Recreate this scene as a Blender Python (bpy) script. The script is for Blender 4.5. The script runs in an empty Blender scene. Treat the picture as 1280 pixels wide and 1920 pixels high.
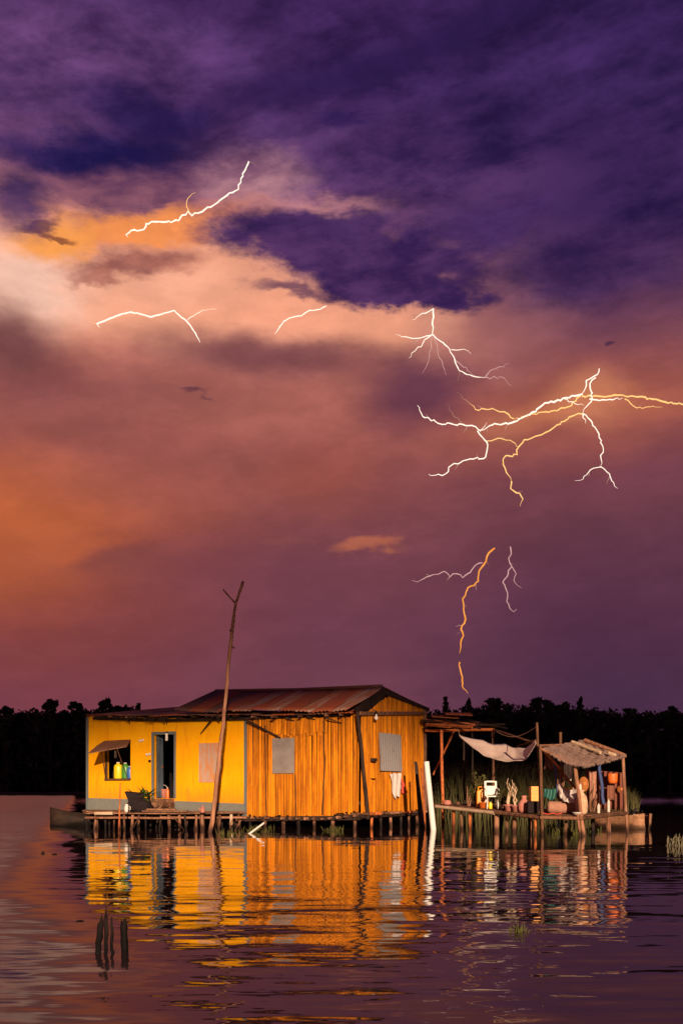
import bpy, bmesh, math, random
import numpy as np
from mathutils import Vector, Matrix
R = math.radians
rnd = random.Random(7)
scene = bpy.context.scene
col = scene.collection

# ------------------------------------------------------------------ camera
F = 1972.0            # focal length in photograph pixels (1280 x 1920)
CX, HY = 640.0, 1480.0  # centre column, horizon row
EYE = 1.2             # metres above the water (from a boat)
cam_d = bpy.data.cameras.new("camera")
cam_d.sensor_fit = 'VERTICAL'
cam_d.sensor_height = 36.0
cam_d.lens = 36.0 * F / 1920.0
cam_d.shift_y = (HY - 960.0) / 1920.0
cam_d.clip_end = 20000
cam_d.clip_start = 0.1
cam = bpy.data.objects.new("camera", cam_d)
cam.location = (0, 0, EYE)
cam.rotation_euler = (R(90), 0, 0)
col.objects.link(cam)
scene.camera = cam
scene.render.resolution_x, scene.render.resolution_y = 682, 1024
scene.view_settings.view_transform = 'Standard'
scene.view_settings.look = 'None'
EXPO = 0.45
scene.view_settings.exposure = EXPO   # exposed for the sunlit walls; the sky below is set to suit
scene.view_settings.gamma = 1.0

def lin(c):
    return tuple(((v / 255.0) / 12.92 if v / 255.0 <= 0.04045 else ((v / 255.0 + 0.055) / 1.055) ** 2.4) for v in c)

# ------------------------------------------------------------------ node helper
class NT:
    def __init__(s, tree):
        s.t = tree; s.n = tree.nodes; s.l = tree.links
    def new(s, typ, **kw):
        n = s.n.new(typ)
        for k, v in kw.items():
            setattr(n, k, v)
        return n
    def put(s, inp, v):
        if v is None: return
        if isinstance(v, bpy.types.NodeSocket): s.l.new(v, inp)
        else: inp.default_value = v
    def math(s, op, a, b=None, c=None, clamp=False):
        n = s.new('ShaderNodeMath', operation=op, use_clamp=clamp)
        s.put(n.inputs[0], a); s.put(n.inputs[1], b); s.put(n.inputs[2], c)
        return n.outputs[0]
    def vmath(s, op, a, b=None):
        n = s.new('ShaderNodeVectorMath', operation=op)
        s.put(n.inputs[0], a)
        if b is not None: s.put(n.inputs[1], b)
        return n.outputs['Value'] if op in ('LENGTH', 'DOT_PRODUCT') else n.outputs[0]
    def comb(s, x, y, z):
        n = s.new('ShaderNodeCombineXYZ')
        s.put(n.inputs[0], x); s.put(n.inputs[1], y); s.put(n.inputs[2], z)
        return n.outputs[0]
    def sep(s, v):
        n = s.new('ShaderNodeSeparateXYZ'); s.put(n.inputs[0], v); return n.outputs
    def maprange(s, v, a, b, c=0.0, d=1.0, smooth=True):
        n = s.new('ShaderNodeMapRange')
        n.interpolation_type = 'SMOOTHSTEP' if smooth else 'LINEAR'
        s.put(n.inputs['Value'], v); s.put(n.inputs['From Min'], a); s.put(n.inputs['From Max'], b)
        s.put(n.inputs['To Min'], c); s.put(n.inputs['To Max'], d)
        return n.outputs[0]
    def mix(s, f, a, b, blend='MIX'):
        n = s.new('ShaderNodeMix', data_type='RGBA', blend_type=blend)
        s.put(n.inputs[0], f)
        for i, v in ((6, a), (7, b)):
            if isinstance(v, tuple) and len(v) == 3: v = v + (1.0,)
            s.put(n.inputs[i], v)
        return n.outputs[2]
    def noise(s, vec, scale, detail=4.0, rough=0.55, dist=0.0, out='Fac'):
        n = s.new('ShaderNodeTexNoise')
        s.put(n.inputs['Vector'], vec); n.inputs['Scale'].default_value = scale
        n.inputs['Detail'].default_value = detail; n.inputs['Roughness'].default_value = rough
        n.inputs['Distortion'].default_value = dist
        return n.outputs[out]
    def mapping(s, vec, loc=(0, 0, 0), rot=(0, 0, 0), scale=(1, 1, 1), typ='POINT'):
        n = s.new('ShaderNodeMapping', vector_type=typ)
        s.put(n.inputs[0], vec); n.inputs['Location'].default_value = loc
        n.inputs['Rotation'].default_value = rot; n.inputs['Scale'].default_value = scale
        return n.outputs[0]
    def ramp(s, fac, stops, interp='LINEAR'):
        n = s.new('ShaderNodeValToRGB'); cr = n.color_ramp; cr.interpolation = interp
        while len(cr.elements) < len(stops): cr.elements.new(0.5)
        for e, (p, c) in zip(cr.elements, stops):
            e.position = p; e.color = tuple(c[:3]) + (1.0,)
        s.put(n.inputs[0], fac)
        return n.outputs[0]

# ------------------------------------------------------------------ sky (world)
world = bpy.data.worlds.new("World")
scene.world = world
world.use_nodes = True
world.cycles.sampling_method = 'MANUAL'
world.cycles.sample_map_resolution = 512
w = NT(world.node_tree)
w.n.clear()

def azel(px, py):
    x, z = (px - CX) / F, (HY - py) / F
    return math.atan2(x, 1.0), math.atan2(z, math.hypot(x, 1.0))

geo = w.new('ShaderNodeTexCoord').outputs['Generated']
dx, dy, dz = w.sep(geo)
az = w.math('ARCTAN2', dx, dy)
el = w.math('ARCTAN2', dz, w.math('SQRT', w.math('ADD', w.math('MULTIPLY', dx, dx), w.math('MULTIPLY', dy, dy))))
# clouds are seen in bands: noise is stretched sideways, evaluated on the sphere
band = w.mapping(geo, scale=(1.0, 1.0, 2.3))
n_big = w.noise(band, 4.2, 4.0, 0.5, 0.1, 'Color')
n_med = w.noise(band, 15.0, 8.0, 0.62, 0.15, 'Color')
n_fine = w.noise(band, 30.0, 7.0, 0.62, 0.1, 'Fac')
def centred(c, k):
    return w.vmath('MULTIPLY', w.vmath('SUBTRACT', c, (0.5, 0.5, 0.5)), (k, k, k))
flat = w.comb(az, el, 0.0)
warp = w.vmath('ADD', centred(n_big, 0.05), centred(n_med, 0.03))
wsoft = w.vmath('ADD', flat, w.vmath('MULTIPLY', warp, (1.0, 0.8, 0.0)))
warp2 = w.vmath('ADD', centred(n_big, 0.035), centred(n_med, 0.055))
wcrisp = w.vmath('ADD', flat, w.vmath('MULTIPLY', warp2, (1.2, 0.8, 0.0)))
fine = w.math('SUBTRACT', n_fine, 0.5)

ELMAX = 0.80
def elfac(py): return max(0.0, min(1.0, azel(CX, py)[1] / ELMAX))
sx_, sy_, _z = w.sep(wsoft)
efac = w.math('DIVIDE', sy_, ELMAX, clamp=True)
def column(stops):
    st = sorted([(elfac(y), lin(c)) for y, c in stops])
    return w.ramp(efac, st)
left = column([(1480, (112, 58, 74)), (1310, (122, 62, 72)), (1200, (132, 65, 64)), (1080, (148, 73, 58)), (950, (172, 88, 62)),
               (850, (166, 90, 78)), (740, (156, 88, 82)), (640, (190, 116, 100)), (540, (236, 162, 134)), (440, (206, 132, 110)),
               (350, (112, 68, 98)), (250, (84, 52, 98)), (120, (100, 62, 112)), (0, (62, 37, 84)), (-200, (50, 30, 74))])
mid = column([(1480, (104, 58, 76)), (1290, (110, 62, 78)), (1150, (112, 62, 78)), (1000, (128, 70, 76)), (880, (146, 80, 78)),
              (760, (166, 94, 86)), (680, (188, 112, 100)), (600, (224, 146, 122)), (500, (184, 118, 116)), (420, (112, 69, 104)),
              (340, (84, 51, 98)), (180, (62, 37, 88)), (0, (54, 31, 78)), (-200, (46, 27, 70))])
right = column([(1480, (66, 40, 66)), (1290, (76, 46, 72)), (1150, (84, 47, 70)), (1000, (102, 57, 72)), (860, (122, 66, 76)),
                (750, (140, 76, 76)), (650, (122, 70, 84)), (560, (90, 53, 86)), (440, (60, 36, 80)), (200, (54, 33, 82)),
                (0, (42, 24, 68)), (-200, (38, 22, 64))])
a0, a1, a2 = azel(40, 1000)[0], azel(640, 1000)[0], azel(1160, 1000)[0]
skyc = w.mix(w.maprange(sx_, a0, a1), left, mid)
skyc = w.mix(w.maprange(sx_, a1, a2), skyc, right)

# cloud texture: long streaks rising to the right, smaller billows on them
rot = w.mapping(geo, rot=(0, R(13), 0))
body = w.noise(w.mapping(rot, scale=(1.0, 1.0, 4.2)), 5.5, 9.0, 0.6, 0.25)
billow = w.noise(w.mapping(geo, rot=(0, R(4), 0), scale=(1.0, 1.0, 2.2)), 19.0, 8.0, 0.66, 0.2)
tx = w.math('ADD', w.math('MULTIPLY', body, 0.62), w.math('MULTIPLY', billow, 0.38))
tf = w.maprange(tx, 0.40, 0.60)
tsoft = w.maprange(w.math('ADD', w.math('MULTIPLY', body, 0.4), w.math('MULTIPLY', billow, 0.6)), 0.38, 0.64)

def blob(c, px, py, rx, ry, rot_, rgb, op=1.0, soft=0.5, nz=0.5, crisp=False):
    A, E = azel(px, py)
    kx = 1.0 / (F * (1 + ((px - CX) / F) ** 2)); ky = math.cos(E) ** 2 / F
    v = w.mapping(wcrisp if crisp else wsoft, loc=(A, E, 0), rot=(0, 0, -R(rot_)), scale=(rx * kx, ry * ky, 1), typ='TEXTURE')
    r = w.math('MULTIPLY_ADD', fine, nz * 2.0, w.vmath('LENGTH', v))
    m = w.maprange(r, 1.0 + soft, 1.0 - soft, 0.0, op)
    if isinstance(rgb[0], tuple): colr = w.mix(tf, lin(rgb[0]) + (1.0,), lin(rgb[1]) + (1.0,))
    else: colr = lin(rgb)
    return w.mix(m, c, colr)

# the whole upper deck is streaked light and dark
gain = w.math('ADD', 1.0, w.math('MULTIPLY', w.maprange(el, 0.40, 0.50, 0.10, 1.0), w.math('MULTIPLY', w.math('SUBTRACT', tx, 0.49), 5.2)))
gain = w.math('MAXIMUM', gain, 0.42)
skyc = w.vmath('MULTIPLY', skyc, w.comb(gain, gain, w.math('POWER', gain, 0.8)))
# rot: clockwise in the picture, degrees; two colours = textured cloud (dark, light)
BL = [
 # sunlit rain and haze
 (270, 565, 400, 78, 0, (246, 168, 134), .95, .6, .10, 0),
 (410, 475, 130, 60, 0, (240, 162, 130), .95, .7, .15, 0),
 (640, 606, 250, 54, 5, (243, 162, 130), 1.0, .6, .10, 0),
 (45, 535, 110, 80, 0, (250, 200, 178), .9, .8, .2, 0),
 (300, 520, 120, 50, 0, (246, 176, 146), .6, .9, .1, 0),
 (20, 985, 170, 110, 0, (198, 102, 58), .65, .9, .1, 0),
 (600, 890, 90, 60, 0, (152, 78, 64), .6, .9, .1, 0),
 (250, 880, 190, 60, 0, (168, 92, 80), .45, .9, .1, 0),
 (500, 765, 160, 40, 0, (172, 100, 88), .5, .9, .1, 0),
 (1060, 770, 270, 75, -4, (166, 90, 76), .8, .9, .15, 0),
 (945, 560, 80, 70, 0, (142, 88, 102), .85, .8, .2, 0),
 (905, 650, 110, 60, 0, (150, 88, 92), .6, .8, .2, 0),
 # cloud lit from inside by the strokes
 (1095, 742, 62, 36, 0, (226, 146, 104), .6, .95, .1, 0),
 (1010, 772, 95, 22, -14, (214, 128, 86), .55, .95, .1, 0),
 (1200, 748, 110, 20, 6, (190, 106, 78), .45, .95, .1, 0),
 (935, 800, 50, 26, 0, (176, 104, 82), .6, .95, .1, 0),
 (812, 612, 40, 46, 0, (214, 144, 124), .75, .95, .1, 0),
 (900, 690, 60, 24, 20, (170, 104, 98), .5, .95, .1, 0),
 # shadowed bars under the glow
 (15, 650, 105, 66, 20, (112, 64, 68), .9, .8, .3, 0),
 (500, 668, 190, 34, 2, (122, 70, 76), .9, .75, .3, 0),
 (190, 735, 240, 34, -3, (142, 80, 78), .55, .9, .3, 0),
 (60, 780, 200, 40, 0, (136, 76, 76), .45, .9, .2, 0),
 (300, 835, 260, 34, 3, (138, 76, 74), .4, .9, .2, 0),
 (765, 740, 90, 66, 0, (88, 48, 72), .85, .75, .2, 0),
 (440, 1075, 300, 48, 3, (114, 62, 76), .4, .9, .25, 0),
 # dark masses of the deck
 (1060, 330, 400, 150, 6, ((34, 20, 66), (58, 35, 82)), .85, .75, .4, 0),
 (1090, 495, 190, 66, 0, ((46, 28, 74), (74, 45, 88)), .85, .6, .5, 0),
 (560, 170, 380, 34, -13, (46, 27, 76), .6, .7, .6, 0),
 (760, 110, 240, 24, -13, (44, 26, 74), .5, .8, .6, 0),
 (780, 330, 220, 46, 4, ((58, 35, 86), (94, 57, 106)), .75, .8, .4, 0),
 (250, 352, 220, 40, -8, ((92, 54, 90), (136, 84, 100)), .95, .5, .4, 1),
 (470, 335, 80, 40, 0, ((140, 90, 118), (196, 140, 146)), .85, .8, .5, 0),
 (560, 392, 120, 24, 3, (198, 132, 134), .85, .7, .4, 1),
 (285, 426, 180, 27, -12, (248, 148, 82), .95, .5, .25, 1),
 (92, 448, 78, 34, -6, (252, 160, 80), .95, .6, .5, 1),
 (60, 420, 40, 10, -12, (96, 52, 58), .8, .5, .8, 1),
 (95, 440, 34, 7, 8, (120, 62, 48), .8, .5, .8, 1),
 (170, 287, 190, 40, -5, ((30, 23, 74), (58, 38, 90)), 1.0, .65, .45, 1),
 (40, 375, 62, 50, -20, ((40, 30, 78), (66, 44, 92)), .9, .75, .45, 1),
 (275, 212, 112, 34, 4, ((38, 25, 76), (62, 39, 92)), .9, .7, .45, 1),
 (650, 242, 52, 14, 0, (48, 29, 82), .8, .8, .5, 1),
 (255, 490, 118, 24, -10, ((142, 82, 80), (186, 114, 96)), .95, .65, .55, 1),
 (170, 520, 40, 10, -10, (168, 100, 88), .7, .6, .6, 1),
 # the lens of dark cloud with a ragged lower edge
 (650, 468, 262, 62, 8, ((50, 29, 78), (84, 50, 96)), 1.0, .30, .45, 1),
 (745, 545, 180, 44, 6, ((52, 30, 78), (86, 51, 98)), 1.0, .26, .45, 1),
 (560, 426, 170, 20, -3, ((48, 29, 78), (76, 46, 94)), .9, .6, .5, 1),
 (560, 548, 80, 12, 6, (78, 45, 84), .8, .6, .6, 1),
 (890, 425, 140, 36, -8, ((44, 27, 78), (72, 44, 96)), .85, .6, .5, 1),
 (700, 1036, 58, 16, -4, (176, 98, 76), .9, .45, .35, 1),
 (540, 1022, 50, 10, -4, (136, 76, 76), .7, .7, .5, 1),
 (150, 1022, 70, 16, -6, (186, 94, 60), .6, .7, .5, 1),
 (225, 1048, 60, 26, 0, (128, 68, 66), .65, .7, .4, 1),
 (368, 735, 18, 5, 0, (104, 58, 70), .8, .6, .3, 1),
 (1130, 640, 12, 6, 0, (70, 42, 70), .8, .6, .3, 1),
]
for (px, py, rx, ry, rot_, rgb, op, soft, nz, cr) in BL:
    skyc = blob(skyc, px, py, rx, ry, rot_, rgb, op, soft, nz, bool(cr))
g2 = w.math('ADD', 1.0, w.math('MULTIPLY', w.math('SUBTRACT', tsoft, 0.5), w.maprange(el, 0.05, 0.45, 0.06, 0.20)))
skyc = w.vmath('MULTIPLY', skyc, w.comb(g2, g2, g2))
bg = w.new('ShaderNodeBackground')
w.put(bg.inputs[0], skyc); bg.inputs[1].default_value = 2.0 ** -EXPO
out = w.new('ShaderNodeOutputWorld'); w.l.new(bg.outputs[0], out.inputs[0])

# ------------------------------------------------------------------ sun (low, behind the camera, slightly to the right)
SUN_EL = R(12); sxy = Vector((0.12, -0.993)).normalized()
SUN = Vector((sxy.x * math.cos(SUN_EL), sxy.y * math.cos(SUN_EL), math.sin(SUN_EL)))
sd = bpy.data.lights.new("sun", 'SUN'); sd.energy = 5.0; sd.angle = R(0.53); sd.color = (1.0, 0.74, 0.52)
so = bpy.data.objects.new("sun", sd); so.rotation_euler = SUN.to_track_quat('Z', 'Y').to_euler(); so.location = (5, -20, 30)
col.objects.link(so)

# ------------------------------------------------------------------ materials
def material(name):
    m = bpy.data.materials.new(name); m.use_nodes = True
    t = NT(m.node_tree); b = m.node_tree.nodes['Principled BSDF']
    return m, t, b
def obj_coord(t): return t.new('ShaderNodeTexCoord').outputs['Object']
def orand(t): return t.new('ShaderNodeObjectInfo').outputs['Random']

def mat_grain(name, dark, light, stretch=(14, 14, 0.9), rough=0.8, bump=0.25, vary=0.35, spots=None):
    """weathered wood: grain stretched along one axis, tone varies from piece to piece"""
    m, t, b = material(name)
    oc = obj_coord(t); r = orand(t)
    off = t.vmath('ADD', oc, t.comb(t.math('MULTIPLY', r, 7.0), 0.0, t.math('MULTIPLY', r, 13.0)))
    g = t.noise(t.mapping(off, scale=stretch), 1.0, 5.0, 0.65, 0.4)
    big = t.noise(off, 1.3, 3.0, 0.6)
    f = t.maprange(t.math('ADD', t.math('MULTIPLY', g, 0.75), t.math('MULTIPLY', big, 0.35)), 0.36, 0.74)
    c = t.mix(f, dark, light)
    v = t.math('ADD', 1.0 - vary * 0.6, t.math('MULTIPLY', r, vary))
    c = t.vmath('MULTIPLY', c, t.comb(v, v, v))
    pz = t.sep(t.new('ShaderNodeNewGeometry').outputs['Position'])[2]
    wet = t.maprange(t.math('ADD', pz, t.math('MULTIPLY', t.math('SUBTRACT', big, 0.5), 0.35)), 0.06, 0.24, 0.22, 1.0)
    c = t.vmath('MULTIPLY', c, t.comb(wet, wet, t.math('POWER', wet, 0.9)))   # slimy wet band at the waterline
    if spots:
        s = t.maprange(t.noise(off, 5.0, 4.0, 0.7), 0.60, 0.72)
        c = t.mix(t.math('MULTIPLY', s, 0.7), c, spots)
    t.put(b.inputs['Base Color'], c)
    b.inputs['Roughness'].default_value = rough; b.inputs['Specular IOR Level'].default_value = 0.15
    bp = t.new('ShaderNodeBump'); bp.inputs['Strength'].default_value = bump; bp.inputs['Distance'].default_value = 0.02
    t.put(bp.inputs['Height'], g); t.l.new(bp.outputs[0], b.inputs['Normal'])
    return m

def mat_plain(name, colr, rough=0.6, vary=0.25, scale=6.0, bump=0.1, metal=0.0, spec=None):
    m, t, b = material(name)
    oc = obj_coord(t)
    n = t.noise(oc, scale, 4.0, 0.6)
    k = t.math('ADD', 1.0 - vary, t.math('MULTIPLY', n, 2.0 * vary))
    t.put(b.inputs['Base Color'], t.vmath('MULTIPLY', tuple(colr), t.comb(k, k, k)))
    b.inputs['Roughness'].default_value = rough; b.inputs['Metallic'].default_value = metal
    if spec is not None: b.inputs['Specular IOR Level'].default_value = spec
    if bump:
        bp = t.new('ShaderNodeBump'); bp.inputs['Strength'].default_value = bump; bp.inputs['Distance'].default_value = 0.02
        t.put(bp.inputs['Height'], n); t.l.new(bp.outputs[0], b.inputs['Normal'])
    return m

def mat_emit(name, colr, strength):
    m, t, b = material(name)
    b.inputs['Base Color'].default_value = (0, 0, 0, 1)
    b.inputs['Emission Color'].default_value = tuple(colr) + (1,)
    b.inputs['Emission Strength'].default_value = strength * 2.0 ** -EXPO
    return m

def mat_tin(name, base, rust, amount):
    """corrugated iron: rust in streaks down the sheet (UV v runs along the sheet)"""
    m, t, b = material(name)
    uv = t.new('ShaderNodeTexCoord').outputs['UV']; r = orand(t)
    p = t.vmath('ADD', uv, t.comb(t.math('MULTIPLY', r, 31.0), t.math('MULTIPLY', r, 17.0), 0.0))
    s = t.noise(t.mapping(p, scale=(9.0, 0.9, 1.0)), 1.0, 6.0, 0.68, 0.6)
    q = t.noise(p, 3.0, 5.0, 0.65, 0.5)
    f = t.maprange(t.math('ADD', t.math('MULTIPLY', s, 0.65), t.math('MULTIPLY', q, 0.45)), 0.62 - amount * 0.24, 0.80 - amount * 0.22)
    c = t.mix(f, base, rust)
    c = t.mix(t.maprange(q, 0.62, 0.78, 0.0, 0.6), c, tuple(v * 0.35 for v in rust))
    k = t.math('ADD', 0.75, t.math('MULTIPLY', r, 0.5))
    t.put(b.inputs['Base Color'], t.vmath('MULTIPLY', c, t.comb(k, k, k)))
    b.inputs['Roughness'].default_value = 0.62
    b.inputs['Metallic'].default_value = 0.15
    bp = t.new('ShaderNodeBump'); bp.inputs['Strength'].default_value = 0.2; bp.inputs['Distance'].default_value = 0.01
    t.put(bp.inputs['Height'], s); t.l.new(bp.outputs[0], b.inputs['Normal'])
    return m

M = {}
M['plank'] = mat_grain('orange_split_bamboo', (0.28, 0.075, 0.005), (0.72, 0.235, 0.006), (30, 30, 1.0), 0.85, 0.35, 0.55, spots=(0.26, 0.08, 0.012))
M['timber'] = mat_grain('brown_timber', (0.07, 0.03, 0.018), (0.24, 0.11, 0.06), (10, 10, 2.0), 0.85, 0.4, 0.5)
M['pole'] = mat_grain('pinkish_peeled_pole', (0.16, 0.065, 0.035), (0.40, 0.19, 0.11), (16, 16, 1.2), 0.8, 0.4, 0.4)
M['dark_timber'] = mat_grain('dark_wet_timber', (0.012, 0.008, 0.007), (0.05, 0.026, 0.018), (14, 14, 1.6), 0.7, 0.4, 0.4)
M['deck'] = mat_grain('deck_board', (0.07, 0.03, 0.017), (0.30, 0.15, 0.085), (6, 6, 6), 0.85, 0.4, 0.7)
M['pale_bamboo'] = mat_grain('pale_bamboo', (0.42, 0.27, 0.16), (0.66, 0.48, 0.32), (6, 6, 6), 0.6, 0.2, 0.3)
M['red_pole'] = mat_grain('reddish_pole', (0.26, 0.06, 0.02), (0.58, 0.17, 0.05), (8, 8, 8), 0.8, 0.3, 0.6)
M['blue_pole'] = mat_plain('blue_painted_pole', (0.035, 0.055, 0.16), 0.6, 0.4, 9.0)
M['tin_grey'] = mat_tin('galvanised_sheet', (0.22, 0.15, 0.13), (0.30, 0.075, 0.025), 0.8)
M['tin_rust'] = mat_tin('rusted_sheet', (0.24, 0.09, 0.055), (0.32, 0.065, 0.018), 1.0)
M['tin_pale'] = mat_tin('pale_sheet', (0.36, 0.235, 0.19), (0.32, 0.09, 0.035), 0.75)
M['tin_dark'] = mat_tin('sooty_sheet', (0.10, 0.055, 0.05), (0.15, 0.05, 0.022), 0.8)
M['tin_shutter'] = mat_tin('clean_shutter_sheet', (0.33, 0.30, 0.29), (0.26, 0.15, 0.11), 0.15)
M['board_grey'] = mat_tin('rust_stained_board', (0.38, 0.34, 0.31), (0.56, 0.20, 0.05), 0.75)
M['sheet_grey'] = mat_plain('grey_flat_sheet', (0.215, 0.175, 0.16), 0.7, 0.4, 4.0, spec=.2)
M['plinth'] = mat_plain('grey_cement', (0.155, 0.155, 0.135), 0.9, 0.25, 5.0, 0.3)
M['trim'] = mat_plain('blue_grey_paint', (0.11, 0.125, 0.13), 0.7, 0.2, 8.0)
M['door'] = mat_grain('slate_blue_door', (0.035, 0.05, 0.07), (0.12, 0.15, 0.18), (20, 20, 1.5), 0.7, 0.2, 0.1)
M['dark_room'] = mat_plain('near_black_wall', (0.02, 0.014, 0.012), 0.9, 0.3, 4.0)  # near-black base colour for the inside surfaces
M['white'] = mat_plain('white_enamel', (0.66, 0.58, 0.52), 0.5, 0.18, 8.0, 0.0)
M['pipe'] = mat_plain('white_pvc', (0.72, 0.66, 0.60), 0.45, 0.08, 3.0, 0.0)
M['cloth'] = mat_plain('off_white_canvas', (0.66, 0.48, 0.39), 0.9, 0.22, 3.0, 0.3)
M['yellow_plastic'] = mat_plain('yellow_plastic', (0.72, 0.27, 0.006), 0.5, 0.2, 5.0, 0.0)
M['bright_yellow'] = mat_plain('bright_yellow_plastic', (0.80, 0.58, 0.01), 0.4, 0.12, 5.0, 0.0)
M['orange_plastic'] = mat_plain('orange_red_plastic', (0.62, 0.13, 0.02), 0.4, 0.15, 5.0, 0.0)
M['orange_weave'] = mat_plain('orange_woven_straw', (0.42, 0.14, 0.03), 0.8, 0.4, 30.0, 0.5)
M['green_plastic'] = mat_plain('green_plastic', (0.06, 0.26, 0.03), 0.4, 0.15, 5.0, 0.0)
M['blue_plastic'] = mat_plain('blue_plastic', (0.04, 0.13, 0.42), 0.4, 0.15, 5.0, 0.0)
M['teal'] = mat_plain('teal_plastic', (0.010, 0.085, 0.065), 0.5, 0.2, 5.0, 0.0)
M['pink'] = mat_plain('pink_clay', (0.42, 0.15, 0.11), 0.8, 0.4, 8.0)
M['black_plastic'] = mat_plain('black_plastic', (0.020, 0.013, 0.014), 0.9, 0.4, 8.0, spec=.1)
M['mat_cloth'] = mat_plain('faded_pink_mattress', (0.36, 0.17, 0.11), 0.9, 0.4, 14.0, 0.4)
M['red_cloth'] = mat_plain('red_cloth', (0.55, 0.06, 0.03), 0.9, 0.3, 10.0)
M['white_cloth'] = mat_plain('white_rumpled_cloth', (0.64, 0.52, 0.46), 0.9, 0.15, 8.0)
M['thatch'] = mat_grain('pinkish_grey_matting', (0.13, 0.07, 0.055), (0.36, 0.23, 0.18), (16, 40, 30), 0.95, 0.8, 0.1)
M['brown_cloth'] = mat_plain('dark_brown_curtain', (0.17, 0.05, 0.03), 0.95, 0.4, 6.0)
M['soil'] = mat_plain('dark_mud', (0.035, 0.026, 0.02), 0.95, 0.3, 0.4)
M['leaf_green'] = mat_plain('green_leaf', (0.07, 0.10, 0.02), 0.8, 0.4, 9.0, 0.0, spec=.08)
M['leaf_olive'] = mat_plain('olive_leaf', (0.065, 0.06, 0.016), 0.8, 0.4, 9.0, 0.0, spec=.08)
M['leaf_pale'] = mat_plain('pale_weed', (0.12, 0.10, 0.06), 0.8, 0.3, 9.0, 0.0, spec=.08)
M['reed'] = mat_plain('dry_reed', (0.11, 0.095, 0.028), 0.8, 0.5, 2.0, 0.0)
M['forest'] = mat_plain('dark_forest_leaf', (0.022, 0.030, 0.012), 0.9, 0.3, 0.2, 0.0)
M['bark'] = mat_plain('dark_bark', (0.03, 0.022, 0.018), 0.9, 0.3, 2.0)
M['stake'] = mat_grain('shade_black_wet_wood', (0.004, 0.003, 0.003), (0.020, 0.011, 0.008), (30, 30, 4), 0.8, 0.5, 0.3)  # wet wood, with the stakes' shade put into its near-black colour
M['hull'] = mat_grain('brown_black_hull', (0.008, 0.005, 0.004), (0.035, 0.018, 0.011), (3, 12, 12), 0.7, 0.3, 0.2)
M['hull_pale'] = mat_grain('worn_brown_hull', (0.16, 0.07, 0.035), (0.42, 0.21, 0.11), (3, 12, 12), 0.75, 0.3, 0.2)

def yellow_wall():
    m, t, b = material('yellow_limewash')
    oc = obj_coord(t)
    n1 = t.noise(oc, 1.1, 6.0, 0.62, 0.5); n2 = t.noise(t.mapping(oc, scale=(7, 7, 0.8)), 1.0, 5.0, 0.65, 0.4); n3 = t.noise(oc, 26.0, 4.0, 0.6)
    c = t.mix(t.maprange(n1, 0.35, 0.68), (0.82, 0.335, 0.002), (0.85, 0.385, 0.004))
    c = t.mix(t.maprange(n2, 0.52, 0.74, 0.0, 0.7), c, (0.60, 0.19, 0.006))
    c = t.mix(t.maprange(n3, 0.60, 0.74, 0.0, 0.5), c, (0.50, 0.19, 0.015))
    pz = t.sep(oc)[2]
    grime = t.math('MULTIPLY', t.maprange(t.math('ADD', pz, t.math('MULTIPLY', t.math('SUBTRACT', n2, 0.5), 1.6)), 0.75, 1.5, 0.6, 0.0), t.maprange(n1, 0.3, 0.6, 0.3, 1.0))
    c = t.mix(grime, c, (0.42, 0.15, 0.02))     # splash stains above the plinth
    run = t.maprange(t.noise(t.mapping(oc, loc=(3, 1, 0), scale=(11, 11, 0.35)), 1.0, 4.0, 0.6, 0.2), 0.60, 0.72, 0.0, 0.55)
    c = t.mix(run, c, (0.45, 0.14, 0.01))       # rust runs from the tin
    t.put(b.inputs['Base Color'], c); b.inputs['Roughness'].default_value = 0.9; b.inputs['Specular IOR Level'].default_value = 0.08
    bp = t.new('ShaderNodeBump'); bp.inputs['Strength'].default_value = 0.3; bp.inputs['Distance'].default_value = 0.02
    t.put(bp.inputs['Height'], t.math('ADD', n1, t.math('MULTIPLY', n3, 0.3))); t.l.new(bp.outputs[0], b.inputs['Normal'])
    return m
M['yellow'] = yellow_wall()

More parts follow.
